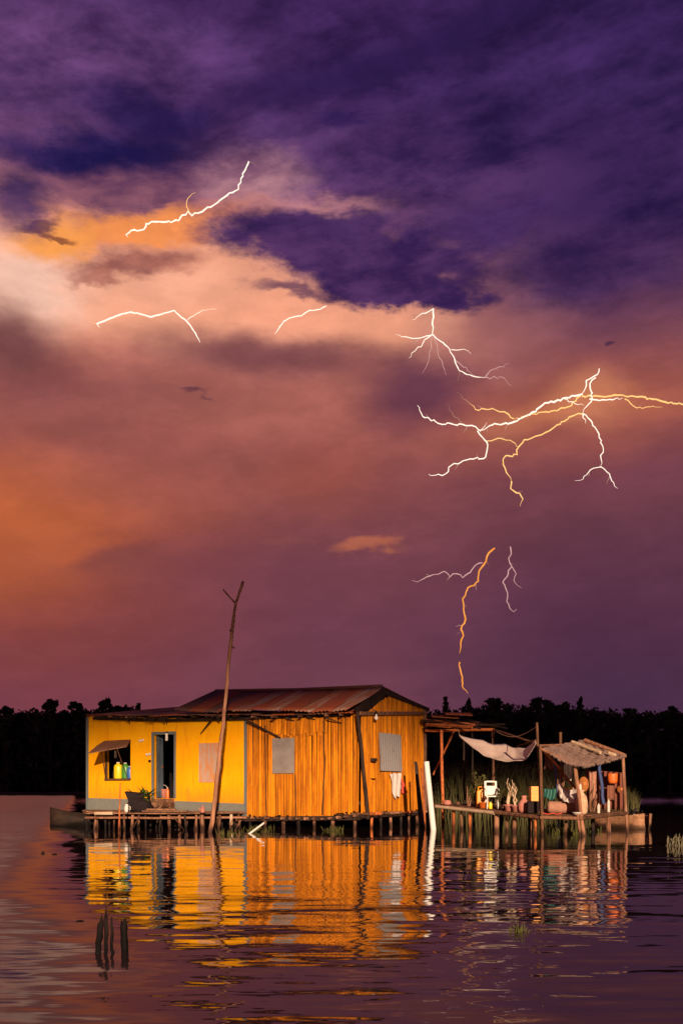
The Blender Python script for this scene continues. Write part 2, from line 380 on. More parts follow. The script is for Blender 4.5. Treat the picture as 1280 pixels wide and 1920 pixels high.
def water_mat():
    m, t, b = material('lake_water')
    pos = t.new('ShaderNodeNewGeometry').outputs['Position']
    x, y, z = t.sep(pos)
    # wavelets: long crests across the view, two sizes; slopes given directly as a normal
    s1 = t.noise(t.mapping(pos, rot=(0, 0, R(3)), scale=(0.55, 2.0, 1)), 1.0, 2.0, 0.5, 0.3, 'Color')
    s2 = t.noise(t.mapping(pos, rot=(0, 0, R(-5)), scale=(1.2, 5.0, 1)), 1.0, 2.0, 0.5, 0.3, 'Color')
    s3 = t.noise(t.mapping(pos, scale=(2.6, 11.0, 1)), 1.0, 2.0, 0.55, 0.2, 'Color')
    c1 = t.vmath('SUBTRACT', s1, (0.5, 0.5, 0.5)); c2 = t.vmath('SUBTRACT', s2, (0.5, 0.5, 0.5)); c3 = t.vmath('SUBTRACT', s3, (0.5, 0.5, 0.5))
    # wind-ruffled water: open lake to the left of the house and beyond it; calmer in the lee
    gust = t.noise(t.mapping(pos, scale=(0.12, 0.3, 1)), 1.0, 3.0, 0.55)
    lee = t.math('ADD', t.math('ADD', x, t.math('MULTIPLY', y, 0.248)), t.math('MULTIPLY', t.math('SUBTRACT', gust, 0.5), 1.6))
    lee = t.math('SUBTRACT', lee, t.maprange(y, 14.0, 6.0, 0.0, 0.8))
    openw = t.maprange(lee, -1.5, 0.1, 1.0, 0.0)
    far = t.maprange(y, 36.0, 120.0)
    rf = t.math('MAXIMUM', openw, t.math('MULTIPLY', far, 0.4))
    near = t.maprange(y, 24.0, 6.0)
    near = t.math('ADD', near, t.maprange(y, 12.0, 5.5, 0.0, 0.7))
    a1 = t.math('ADD', t.math('ADD', 0.020, t.math('MULTIPLY', near, 0.080)), t.math('MULTIPLY', rf, 0.05))
    a2 = t.math('ADD', t.math('ADD', 0.026, t.math('MULTIPLY', near, 0.105)), t.math('MULTIPLY', rf, 0.08))
    a3 = t.math('ADD', t.math('ADD', 0.016, t.math('MULTIPLY', near, 0.040)), t.math('MULTIPLY', rf, 0.12))
    def sc(v, k): return t.vmath('MULTIPLY', v, t.comb(k, k, 0.0))
    sl = t.vmath('ADD', t.vmath('ADD', sc(c1, a1), sc(c2, a2)), sc(c3, a3))
    # facets turned to the viewer's shore are the ones seen on ruffled water
    sl = t.vmath('ADD', sl, t.comb(0.0, t.math('MULTIPLY', rf, -0.17), 1.0))
    t.l.new(t.vmath('NORMALIZE', sl), b.inputs['Normal'])
    b.inputs['Base Color'].default_value = (0.03, 0.016, 0.018, 1)
    b.inputs['IOR'].default_value = 1.7
    t.put(b.inputs['Roughness'], t.math('ADD', 0.015, t.math('MULTIPLY', rf, 0.14)))
    return m
M['water'] = water_mat()

# ------------------------------------------------------------------ mesh helpers
def P(px, py, y):
    """a point seen at photograph pixel (px, py) at distance y"""
    return Vector(((px - CX) / F * y, y, EYE + (HY - py) / F * y))
def W(py, z=0.0):
    """distance of a point at height z whose row is py"""
    return (EYE - z) * F / (py - HY)

class MB:
    def __init__(s): s.v = []; s.f = []; s.uv = {}
    def add(s, verts, faces, uvs=None):
        o = len(s.v); s.v += [Vector(p) for p in verts]
        for f in faces: s.f.append([o + i for i in f])
        if uvs:
            for i, q in enumerate(uvs): s.uv[o + i] = q
        return s
    def hexa(s, p):            # 8 points: bottom ring 0-3, top ring 4-7
        return s.add(p, [(3, 2, 1, 0), (4, 5, 6, 7), (0, 1, 5, 4), (1, 2, 6, 5), (2, 3, 7, 6), (3, 0, 4, 7)])
    def slab(s, poly, off):    # polygon + offset vector
        n = len(poly); off = Vector(off); a = [Vector(p) for p in poly]; b = [p + off for p in a]
        fs = [tuple(range(n))[::-1], tuple(range(n, 2 * n))] + [(i, (i + 1) % n, n + (i + 1) % n, n + i) for i in range(n)]
        return s.add(a + b, fs)
    def box(s, c, sx, sy, sz, rz=0.0, tilt=None):
        m = Matrix.Rotation(rz, 3, 'Z')
        if tilt is not None: m = m @ tilt
        c = Vector(c)
        p = [c + m @ Vector((a * sx / 2, b * sy / 2, d * sz / 2)) for d in (-1, 1) for a, b in ((-1, -1), (1, -1), (1, 1), (-1, 1))]
        return s.hexa(p)
    def beam(s, a, b, w_, h_, up=(0, 0, 1)):
        a, b = Vector(a), Vector(b); d = (b - a).normalized(); u = Vector(up)
        r = d.cross(u)
        if r.length < 1e-4: r = d.cross(Vector((1, 0, 0)))
        r.normalize(); u = r.cross(d)
        p = []
        for q in (a, b):
            p += [q - r * w_ / 2 - u * h_ / 2, q + r * w_ / 2 - u * h_ / 2, q + r * w_ / 2 + u * h_ / 2, q - r * w_ / 2 + u * h_ / 2]
        return s.hexa(p)
    def tube(s, pts, rad, n=8, cap=True):
        pts = [Vector(p) for p in pts]
        if not hasattr(rad, '__len__'): rad = [rad] * len(pts)
        rings = []; prev = None
        for i, p in enumerate(pts):
            d = (pts[min(i + 1, len(pts) - 1)] - pts[max(i - 1, 0)]).normalized()
            if prev is None:
                r = d.cross(Vector((0, 0, 1)))
                if r.length < 1e-3: r = d.cross(Vector((1, 0, 0)))
            else: r = prev - d * prev.dot(d)
            r.normalize(); prev = r; u = d.cross(r)
            rings.append([p + (r * math.cos(2 * math.pi * k / n) + u * math.sin(2 * math.pi * k / n)) * rad[i] for k in range(n)])
        vs = [q for g in rings for q in g]; fs = []
        for i in range(len(pts) - 1):
            for k in range(n):
                a, b = i * n + k, i * n + (k + 1) % n
                fs.append((a, b, b + n, a + n))
        if cap: fs += [tuple(range(n))[::-1], tuple(range((len(pts) - 1) * n, len(pts) * n))]
        return s.add(vs, fs)
    def lathe(s, c, prof, n=14, sx=1.0, sy=1.0, axis=None):   # prof: list of (radius, height)
        c = Vector(c); vs = []; fs = []
        q = Vector((0, 0, 1)).rotation_difference(Vector(axis)) if axis is not None else None
        for r, h in prof:
            for k in range(n):
                a = 2 * math.pi * k / n; p = Vector((r * sx * math.cos(a), r * sy * math.sin(a), h))
                vs.append(c + (q @ p if q else p))
        for i in range(len(prof) - 1):
            for k in range(n):
                a, b = i * n + k, i * n + (k + 1) % n
                fs.append((a, b, b + n, a + n))
        fs += [tuple(range(n))[::-1], tuple(range((len(prof) - 1) * n, len(prof) * n))]
        return s.add(vs, fs)
    def grid(s, fn, nu, nv, thick=None):
        """fn(u, v) -> point; closed sheet if thick (offset vector) is given"""
        top = [fn(i / nu, j / nv) for j in range(nv + 1) for i in range(nu + 1)]
        uv = [(i / nu, j / nv) for j in range(nv + 1) for i in range(nu + 1)]
        W_ = nu + 1; N = len(top)
        fs = [(j * W_ + i, j * W_ + i + 1, (j + 1) * W_ + i + 1, (j + 1) * W_ + i) for j in range(nv) for i in range(nu)]
        if thick is None: return s.add(top, fs, uv)
        th = Vector(thick)
        bot = [Vector(p) + th for p in top]
        fs2 = [tuple(N + k for k in f[::-1]) for f in fs]
        rim = [i for i in range(W_)] + [j * W_ + nu for j in range(1, nv + 1)] + [nv * W_ + i for i in range(nu - 1, -1, -1)] + [j * W_ for j in range(nv - 1, 0, -1)]
        fs3 = [(rim[k], rim[(k + 1) % len(rim)], N + rim[(k + 1) % len(rim)], N + rim[k]) for k in range(len(rim))]
        return s.add(top + bot, fs + fs2 + fs3, uv + uv)
    def build(s, name, mat, parent=None, smooth=False, fix=True):
        base = Vector((0, 0, 0)); q = parent
        while q is not None:
            base += q.location; q = q.parent
        me = bpy.data.meshes.new(name)
        me.from_pydata([tuple(p - base) for p in s.v], [], s.f)
        if s.uv:
            l = me.uv_layers.new(name='uv')
            for lp in me.loops: l.data[lp.index].uv = s.uv.get(lp.vertex_index, (0, 0))
        if fix:
            bm = bmesh.new(); bm.from_mesh(me); bmesh.ops.recalc_face_normals(bm, faces=bm.faces); bm.to_mesh(me); bm.free()
        if smooth:
            me.shade_smooth()
        me.materials.append(M[mat] if isinstance(mat, str) else mat)
        o = bpy.data.objects.new(name, me); col.objects.link(o)
        if parent is not None: o.parent = parent
        return o

def tag(o, label, cat, group=None, kind=None):
    if label: o['label'] = label
    if cat: o['category'] = cat
    if group: o['group'] = group
    if kind: o['kind'] = kind
    return o
def thing(name, label, cat, loc, group=None):
    o = bpy.data.objects.new(name, None); o.location = loc; o.empty_display_size = 0.2; col.objects.link(o)
    return tag(o, label, cat, group)
def centre_base(mb):
    xs = [p.x for p in mb.v]; ys = [p.y for p in mb.v]; zs = [p.z for p in mb.v]
    return Vector(((min(xs) + max(xs)) / 2, (min(ys) + max(ys)) / 2, min(zs)))
def single(mb, name, mat, label, cat, group=None, smooth=False):
    """a thing that is one mesh, its origin at its base"""
    b = centre_base(mb); mb.v = [p - b for p in mb.v]
    o = mb.build(name, mat, None, smooth); o.location = b
    return tag(o, label, cat, group)

def wobble(a, b, n, amp, r=rnd):
    a, b = Vector(a), Vector(b)
    return [a.lerp(b, i / n) + (Vector((r.uniform(-1, 1), r.uniform(-1, 1), r.uniform(-.3, .3))) * amp if 0 < i < n else Vector((0, 0, 0))) for i in range(n + 1)]

# ------------------------------------------------------------------ setting: water, far bank, forest
mb = MB(); mb.add([(-1800, -600, 0), (1800, -600, 0), (1800, 2600, 0), (-1800, 2600, 0)], [(0, 1, 2, 3)])
wo = mb.build('water', 'water'); wo['kind'] = 'structure'

r2 = random.Random(3)
def bank():
    mb = MB()
    xs = list(range(-420, 421, 12))
    rows = [(0.0, -0.6), (3, 0.25), (10, 0.7), (80, 1.2), (700, 2.0)]
    def fn(i, j):
        x = xs[i]; d, z = rows[j]
        shore = 252 + 6 * math.sin(x * 0.03) + 3 * math.sin(x * 0.11 + 1)
        return Vector((x * (1 + d / 400), shore + d, z + (0.25 * math.sin(x * 0.4 + j) if 0 < j < 4 else 0)))
    vs = [fn(i, j) for j in range(len(rows)) for i in range(len(xs))]; n = len(xs)
    mb.add(vs, [(j * n + i, j * n + i + 1, (j + 1) * n + i + 1, (j + 1) * n + i) for j in range(len(rows) - 1) for i in range(n - 1)])
    o = mb.build('far_bank', 'soil', smooth=True); o['kind'] = 'structure'
bank()

def leaves(mb, c, rx, ry, rz, n, size, r):
    """leaf-sized faces through an uneven volume"""
    c = Vector(c)
    for _ in range(n):
        while True:
            p = Vector((r.uniform(-1, 1), r.uniform(-1, 1), r.uniform(-1, 1)))
            if 0.12 < p.length < 1: break
        k = r.uniform(0.75, 1.12)
        q = c + Vector((p.x * rx * k, p.y * ry * k, p.z * rz * k))
        a = Vector((r.uniform(-1, 1), r.uniform(-1, 1), r.uniform(-1, 1))).normalized()
        b = a.cross(Vector((r.uniform(-1, 1), r.uniform(-1, 1), r.uniform(-1, 1)))).normalized()
        s = size * r.uniform(0.6, 1.3)
        mb.add([q - a * s, q + b * s * 0.6, q + a * s, q - b * s * 0.6], [(0, 1, 2, 3)])

PROF = [(-80, 1330), (0, 1332), (40, 1330), (70, 1330), (130, 1330), (170, 1328), (240, 1326), (275, 1332), (320, 1334), (420, 1332), (520, 1335),
        (640, 1330), (760, 1332), (830, 1332), (880, 1328), (900, 1324), (960, 1322), (1000, 1320), (1040, 1322), (1080, 1326), (1120, 1329),
        (1170, 1334), (1220, 1334), (1290, 1334), (1380, 1336)]
def profile(px):
    return float(np.interp(px, [a for a, b in PROF], [b for a, b in PROF])) - 3 + 2.0 * math.sin(px * .071) + 1.6 * math.sin(px * .19 + 1)
def forest():
    mb = MB(); r = random.Random(11)
    px = -80.0
    while px < 1370:
        for row in range(3):
            y = 262 + row * 11 + r.uniform(-3, 3)
            top = EYE + (HY - profile(px) - r.uniform(0, 9)) / F * y
            x = (px + r.uniform(-4, 4) - CX) / F * y
            h = top
            while h > 0.8:
                rad = r.uniform(1.2, 2.6)
                leaves(mb, (x + r.uniform(-1, 1), y + r.uniform(-1.5, 1.5), h - rad), rad, rad, rad, 26, 0.95 if h < top - 5 else 0.62, r)
                h -= rad * 1.1
        px += 9
    o = mb.build('forest', 'forest', fix=False); tag(o, 'dark unbroken wood along the far shore', 'forest', kind='stuff')
forest()

def far_tree(px, py, wpx, y, label, shape='round', seed=0):
    r = random.Random(100 + seed)
    ground = 0.6
    top = EYE + (HY - py - 2.5) / F * y; x = (px - CX) / F * y; hw = wpx * 1.1 / F * y / 2
    root = thing('forest_tree', label, 'tree', (x, y, ground), 'trees standing above the far wood')
    t = MB(); t.tube(wobble((x, y, ground - .3), (x + r.uniform(-.6, .6), y, top - hw * 0.6), 6, .25, r), [.42, .4, .36, .32, .26, .2, .1], 7)
    for k in range(5):
        z = top - hw * r.uniform(.7, 1.8); a = r.uniform(0, 6.28)
        t.tube([(x, y, z - hw * .5), (x + math.cos(a) * hw * .7, y + math.sin(a) * hw * .7, z)], [.16, .06], 5)
    t.build('trunk', 'bark', root)
    c = MB()
    if shape == 'round':
        for k in range(17):
            a = r.uniform(0, 6.28); q = r.uniform(.1, .75)
            rad = hw * r.uniform(.22, .42)
            zc = top - rad - (r.uniform(0, hw * 1.2) * (0.25 + q) if k < 9 else hw * r.uniform(.9, 3.2))
            leaves(c, (x + math.cos(a) * hw * q, y + math.sin(a) * hw * q, zc), rad, rad, rad * .8, 60, .5, r)
    else:
        n = 9
        for k in range(n):
            f = k / (n - 1); z = top - f * hw * 5
            leaves(c, (x + r.uniform(-.3, .3), y, z), .4 + hw * f, .4 + hw * f, .9, 36, .5, r)
    c.build('crown', 'forest', root, fix=False)
FT = [(14, 1321, 30, 258, 'low round tree over the open water, farthest from the yellow house', 'round'),
      (96, 1306, 40, 258, 'tree with a tall knobbly top above the open water beside the canoe', 'round'),
      (146, 1311, 34, 259, 'broad tree between the knobbly tree and the yellow wall', 'round'),
      (200, 1306, 30, 258, 'slim upright tree rising at the edge of the big dome tree over the yellow house', 'round'),
      (226, 1309, 60, 260, 'wide dome-topped tree showing over the yellow house roof', 'round'),
      (258, 1321, 16, 258, 'small narrow tree beside the dome-topped tree over the yellow roof', 'cone'),
      (302, 1328, 26, 259, 'little tree just clearing the low yellow roof by the main roof', 'round'),
      (836, 1309, 22, 258, 'pointed tree standing just past the gable end', 'cone'),
      (878, 1313, 16, 258, 'narrow pointed tree below the orange ground-strike lightning', 'cone'),
      (932, 1302, 54, 258, 'broad tree with an uneven top above the white awning', 'round'),
      (1008, 1302, 50, 259, 'tallest rounded tree above the awning pole', 'round'),
      (1058, 1312, 28, 260, 'medium tree over the ridge of the matted-roof shelter', 'round'),
      (1086, 1311, 20, 258, 'pointed tree over the matted-roof shelter roof', 'cone'),
      (1180, 1324, 30, 260, 'low tree past the corner of the matted-roof shelter', 'round'),
      (1256, 1322, 26, 259, 'last small tree of the far wood beside the empty water', 'round')]
for i, (px, py, wp, y, lab, sh) in enumerate(FT): far_tree(px, py, wp, y, lab, sh, i)

def reeds():
    mb = MB(); r = random.Random(5)
    for _ in range(5200):
        y = r.uniform(47, 54); px = r.uniform(815, 1195)
        x = (px - CX) / F * y
        k = min(1.0, (1215 - px) / 150.0, (px - 790) / 60)
        h = r.uniform(1.0, 2.6) * (0.35 + 0.65 * max(0, k)); ln = r.uniform(-.35, .35) * h; wd = r.uniform(.012, .03)
        a = Vector((x, y, -0.1)); b = Vector((x + ln * .35, y, h * .6)); c = Vector((x + ln, y + r.uniform(-.1, .1), h))
        e = Vector((wd, 0.01, 0))
        mb.add([a - e, a + e, b + e * .8, b - e * .8, c], [(0, 1, 2, 3), (3, 2, 4)])
    o = mb.build('reed_bed', 'reed', fix=False); tag(o, 'dim dry reed bed behind the awning deck', 'reeds', kind='stuff')
reeds()

def sun_blocker():
    """unseen cloud shape added behind the camera to block the sun; its flat base cuts the sunlight above roof height"""
    r = random.Random(2); d = Vector((sxy.x, sxy.y, 0)); s = Vector((-sxy.y, sxy.x, 0))
    base = 3.9 + (300 + 30.5) * math.tan(SUN_EL)
    mb = MB(); n, k = 60, 14
    def fn(u, v):
        side = (u - .5) * 1400; a = v * 2 * math.pi
        lump = 1 + .18 * math.sin(u * 37 + 2) * math.sin(a * 2 + u * 9) + .1 * math.sin(u * 91 + a * 3)
        rad = math.sin(math.pi * min(1, max(0, u))) ** .3
        hz = math.cos(a); up = math.sin(a)
        dist = 272 + 28 * hz * (lump if hz < 0 else 1) * rad
        z = base + (0.2 * math.sin(u * 70) if up < 0.05 else up * 240 * lump * rad)
        return d * dist + s * side + Vector((0, 0, z))
    mb.grid(fn, n, k)
    o = mb.build('sun_blocker', mat_plain('sun_blocker_grey', (0.32, 0.28, 0.36), 1.0, 0.2, 0.02, 0.0), smooth=True)
    tag(o, 'added unseen cloud shape blocking the sun behind the viewpoint', 'cloud', kind='stuff')
sun_blocker()

# ------------------------------------------------------------------ house frame of reference
ALPHA = R(27)
C0 = Vector(((675 - CX) / F * 31.9, 31.9, 0))
AX = Vector((-math.cos(ALPHA), math.sin(ALPHA), 0))     # along the long wall, away from the near corner
BX = Vector((math.sin(ALPHA), math.cos(ALPHA), 0))      # along the end wall, backwards
def H(t, d, z): return C0 + AX * t + BX * d + Vector((0, 0, z))
def ray(px, py): return Vector(((px - CX) / F, 1.0, (HY - py) / F))
def LW(px, py, d=0.0):
    """(t, z) where a pixel ray meets the plane parallel to the long wall, d metres behind it"""
    v = ray(px, py); o = Vector((0, 0, EYE)); k = (C0 + BX * d - o).dot(BX) / v.dot(BX)
    q = o + v * k; return (q - C0).dot(AX), q.z
def EW(px, py, o_=0.0):
    """(d, z) on the plane parallel to the end wall, o_ metres outside it"""
    v = ray(px, py); o = Vector((0, 0, EYE)); k = (C0 - AX * o_ - o).dot(AX) / v.dot(AX)
    q = o + v * k; return (q - C0).dot(BX), q.z
TL = LW(165, 1500)[0]; TY = LW(460, 1500)[0]; DE = EW(795, 1500)[0]
print('house: long wall', round(TL, 2), 'yellow from', round(TY, 2), 'depth', round(DE, 2))
house = thing('stilt_house', 'yellow plastered and orange bamboo house with rusty roof standing on stilts', 'house', H(TL / 2, DE / 2, 0))

def wall_z(t, tops):      # piecewise top line
    return float(np.interp(t, [a for a, b in tops], [b for a, b in tops]))
# --- yellow wall with openings
ytop = sorted([LW(165, 1343), LW(300, 1346), LW(460, 1348)])
ybot = sorted([LW(165, 1521), LW(460, 1530)])
yplin = sorted([LW(165, 1496), LW(288, 1500), LW(460, 1507)])
win = [LW(200, 1391)[0], LW(245, 1391)[0], LW(222, 1460)[1], LW(222, 1391)[1]]
dor = [LW(289, 1380)[0], LW(327, 1380)[0], LW(308, 1497)[1], LW(308, 1377)[1]]
shu = [LW(374, 1400)[0], LW(416, 1400)[0], LW(395, 1466)[1], LW(395, 1393)[1]]
def holed_wall(t0, t1, topl, botl, holes, thick, d0):
    ts = sorted({t0, t1, *[h[0] for h in holes], *[h[1] for h in holes], *np.linspace(t0, t1, 12).tolist()})
    zs = sorted({-1.0, 99.0, *[h[2] for h in holes], *[h[3] for h in holes]})
    def Z(t, z): return wall_z(t, botl) if z == -1.0 else wall_z(t, topl) if z == 99.0 else z
    def solid(i, j):
        if not (0 <= i < len(ts) - 1 and 0 <= j < len(zs) - 1): return False
        tc = (ts[i] + ts[i + 1]) / 2; zc = (Z(tc, zs[j]) + Z(tc, zs[j + 1])) / 2
        return not any(min(h[0], h[1]) < tc < max(h[0], h[1]) and h[2] < zc < h[3] for h in holes)
    idx = {}; mb = MB()
    def vid(i, j, k):
        if (i, j, k) not in idx:
            idx[(i, j, k)] = len(mb.v); mb.v.append(H(ts[i], d0 + k * thick, Z(ts[i], zs[j])))
        return idx[(i, j, k)]
    for i in range(len(ts) - 1):
        for j in range(len(zs) - 1):
            if not solid(i, j): continue
            mb.f.append([vid(i, j, 0), vid(i + 1, j, 0), vid(i + 1, j + 1, 0), vid(i, j + 1, 0)])
            mb.f.append([vid(i, j, 1), vid(i, j + 1, 1), vid(i + 1, j + 1, 1), vid(i + 1, j, 1)])
            for (di, dj, a, b) in ((-1, 0, (i, j), (i, j + 1)), (1, 0, (i + 1, j), (i + 1, j + 1)), (0, -1, (i, j), (i + 1, j)), (0, 1, (i, j + 1), (i + 1, j + 1))):
                if not solid(i + di, j + dj):
                    mb.f.append([vid(*a, 0), vid(*b, 0), vid(*b, 1), vid(*a, 1)])
    return mb
holed_wall(TY, TL, ytop, ybot, [(win[1], win[0], win[2], win[3]), (dor[1], dor[0], dor[2], dor[3])], .13, 0.0).build('wall', 'yellow', house)
# plinth either side of the door step
def strip(t0, t1, lo, hi, d0, d1, n=6):
    ts = np.linspace(t0, t1, n); mb = MB()
    for a, b in zip(ts[:-1], ts[1:]):
        pass
    front = [H(t, d0, wall_z(t, lo)) for t in ts] + [H(t, d0, wall_z(t, hi)) for t in ts[::-1]]
    mb.slab(front, BX * (d1 - d0)); return mb
strip(dor[0] + .02, TL, [(a, b - .01) for a, b in ybot], yplin, -.012, .005).build('plinth', 'plinth', house)
strip(TY, dor[1] - .02, [(a, b - .01) for a, b in ybot], yplin, -.012, .005).build('plinth', 'plinth', house)
for t in (TL + .012, TY - .012):
    mb = MB(); z0, z1 = wall_z(t, ybot) - .01, wall_z(t, ytop) - .02
    mb.hexa([H(t - .05, -.024, z0), H(t + .05, -.024, z0), H(t + .05, .05, z0), H(t - .05, .05, z0), H(t - .05, -.024, z1), H(t + .05, -.024, z1), H(t + .05, .05, z1), H(t - .05, .05, z1)])
    mb.build('corner_trim', 'trim', house)
# door frame and door leaf swung in against the far jamb
def hbox(t0, t1, d0, d1, z0, z1):
    return MB().hexa([H(t0, d0, z0), H(t1, d0, z0), H(t1, d1, z0), H(t0, d1, z0), H(t0, d0, z1), H(t1, d0, z1), H(t1, d1, z1), H(t0, d1, z1)])
fr = MB()
for (t0, t1, z0, z1) in ((dor[0] - .0, dor[0] + .085, dor[2], dor[3] + .09), (dor[1] - .07, dor[1] - .0, dor[2], dor[3] + .09), (dor[1], dor[0], dor[3] - .005, dor[3] + .09)):
    fr.v += hbox(t0, t1, -.03, .16, z0, z1).v
fr.f = [[8 * b + i for i in f] for b in range(3) for f in MB().hexa([(0, 0, 0)] * 8).f]
fr.build('door_frame', 'trim', house)
dl = hbox(dor[0] - .055, dor[0] - .012, .17, .44, dor[2] + .02, dor[3] - .02).build('door', 'door', house)
hbox(dor[0] - .10, dor[0] - .056, .34, .39, (dor[2] + dor[3]) / 2 - .05, (dor[2] + dor[3]) / 2 + .05).build('handle', 'timber', dl)
hbox(dor[1] - .03, dor[0] + .04, -.62, -.005, .50, dor[2] - .13).build('step', 'deck', house)
hbox(dor[1] - .00, dor[0] + .0, -.34, -.006, dor[2] - .129, dor[2] - .01).build('step', 'deck', house)
# shutter on the yellow wall: three rust-stained boards
for k in range(3):
    a = shu[0] + (shu[1] - shu[0]) * k / 3; b = shu[0] + (shu[1] - shu[0]) * (k + 1) / 3 + .006
    mb = MB(); z0 = shu[2] - rnd.uniform(0, .02); z1 = shu[3] + rnd.uniform(-.01, .02)
    mb.grid(lambda u, v: H(a + (b - a) * u, -.03 - .004 * k, z0 + (z1 - z0) * v), 3, 4, BX * .022)
    o = mb.build('shutter_board', 'board_grey', house)
# serving window: sill, frame, awning shutter with prop
hbox(win[1] - .03, win[0] + .02, -.10, .14, win[2] - .05, win[2] + .0).build('window_sill', 'timber', house)
hbox(win[0] - .03, win[0] + .05, -.035, .02, win[2], win[3]).build('window_frame', 'timber', house)
aw_a = LW(197, 1389)[0], LW(246, 1389)[0]
zt = win[3] + .05
outp = P(166, 1412, 34.9); outq = P(238, 1399, 34.7)
p0, p1 = H(aw_a[0], -.02, zt), H(aw_a[1], -.02, zt + .02)
aw = MB(); aw.grid(lambda u, v: p0.lerp(p1, u).lerp(outp.lerp(outq, u), v) + Vector((0, 0, .03 * math.sin(3.1 * v) * (1 - u))), 8, 6, (0, 0, -.025))
awn = aw.build('awning_shutter', 'pole', house)
MB().tube([outp.lerp(outq, .75) + Vector((0, 0, -.03)), H(win[1] + .1, -.05, win[2] + .03)], .016, 6).build('prop', 'timber', awn)
MB().tube([outp.lerp(outq, .3).lerp(p0, .3) + Vector((0, 0, -.04)), H(win[0] - .02, -.06, win[2] - .06)], .016, 6).build('prop', 'timber', awn)
# porcelain wire holders on the wall
for (px, py) in ((264, 1389), (269, 1388), (277, 1415), (282, 1414), (282, 1427)):
    t, z = LW(px, py); mb = MB()
    mb.lathe(H(t, -.002, z), [(.028, 0), (.045, .01), (.045, .05), (.028, .065), (.02, .09)], 8, axis=-BX)
    mb.build('wire_holder', 'white' if py < 1420 else 'black_plastic', house)

# --- bamboo walls: half-round split canes, each one a part
def cane(a, b, wd, nrm, side, depth=.035):
    a, b = Vector(a), Vector(b); mb = MB(); vs = []
    prof = [(-.5, 0), (-.38, .55), (0, 1.0), (.38, .55), (.5, 0)]
    for p in (a, b):
        vs += [p + side * (wd * u) + nrm * (depth * h) for u, h in prof]
    n = 5
    fs = [(i, i + 1, n + i + 1, n + i) for i in range(n - 1)] + [(4, 0, 5, 9), (0, 1, 2, 3, 4)[::-1], (5, 6, 7, 8, 9)]
    return mb.add(vs, fs)
wtop = sorted([LW(460, 1346), LW(560, 1344), LW(675, 1338)]); wbot = sorted([LW(460, 1530), LW(610, 1532), LW(675, 1525)])
s1 = [LW(512, 1400)[0], LW(553, 1400)[0], LW(533, 1450)[1], LW(533, 1384)[1]]
t = .06
while t < TY - .07:
    wd = rnd.uniform(.055, .115); tc = t + wd / 2
    z1 = wall_z(tc, wtop) + .02; z0 = wall_z(tc, wbot) + rnd.uniform(-.05, .05) + (0.05 if tc < .9 else 0)
    nz = rnd.uniform(-.01, .01); dd = .02 + rnd.uniform(-.012, .008)
    lean = rnd.uniform(-.03, .03)
    cane(H(tc, dd, z0), H(tc + lean, dd, z1), wd * rnd.choice([.88, .98, 1.0, 1.03, 1.03, 1.05]), -BX, AX, rnd.uniform(.02, .05)).build('cane', 'plank', house)
    t += wd
# second skin of short canes under the eave
t = LW(612, 1360)[0]
while t < LW(500, 1360)[0]:
    wd = rnd.uniform(.09, .14); z1 = wall_z(t, wtop) + .03; z0 = LW(560, 1377 + rnd.uniform(-3, 4))[1]
    cane(H(t, -.022, z0), H(t + rnd.uniform(-.07, .07), -.03, z1), wd, -BX, AX, .03).build('cane', 'plank', house); t += wd * .98
MB().grid(lambda u, v: H(s1[0] + (s1[1] - s1[0]) * u, -.055 + .006 * math.sin(u * 7), s1[2] + (s1[3] - s1[2]) * v), 8, 4, BX * .02).build('shutter', 'sheet_grey', house)
# dark split poles over the joints of the wall panels
for (x0, y0, x1, y1) in ((606, 1350, 608, 1440), (608, 1440, 604, 1528), (553, 1452, 555, 1530), (497, 1360, 499, 1528)):
    p_, q_ = LW(x0, y0, -.04), LW(x1, y1, -.04)
    MB().tube(wobble(H(p_[0], -.03, p_[1]), H(q_[0], -.03, q_[1]), 5, .012), rnd.uniform(.014, .022), 6).build('joint_pole', 'dark_timber', house)
# end wall
rake_a = EW(715, 1287, .0)
gab = [(0.0, EW(675, 1336)[1]), (EW(735, 1301)[0], EW(735, 1301)[1]), (DE, EW(795, 1330)[1] + .0)]
ebot = [(0, EW(675, 1524)[1]), (DE, EW(795, 1519)[1])]
d = .05
while d < DE - .08:
    wd = rnd.uniform(.08, .15); dc = d + wd / 2
    z0 = wall_z(dc, ebot) + rnd.uniform(-.04, .04); z1 = wall_z(dc, gab) - .02
    oo = rnd.uniform(-.012, .008)
    cane(H(-.02 - oo + .02, dc, z0), H(-oo, dc + rnd.uniform(-.02, .02), z1), wd * rnd.choice([.88, .98, 1.0, 1.03, 1.03, 1.05]), -AX, BX, rnd.uniform(.02, .045)).build('cane', 'plank', house)
    d += wd
e0 = EW(711, 1445, .06); e1 = EW(751, 1378, .06)
mb = MB(); nc = 40
mb.grid(lambda u, v: H(-.06 - .012 * math.sin(u * 2 * math.pi * 10) - .05 * (1 - v), e0[0] + (e1[0] - e0[0]) * u, e0[1] + (e1[1] - e0[1]) * v), nc * 2, 2, AX * .012)
mb.build('shutter', 'tin_shutter', house)
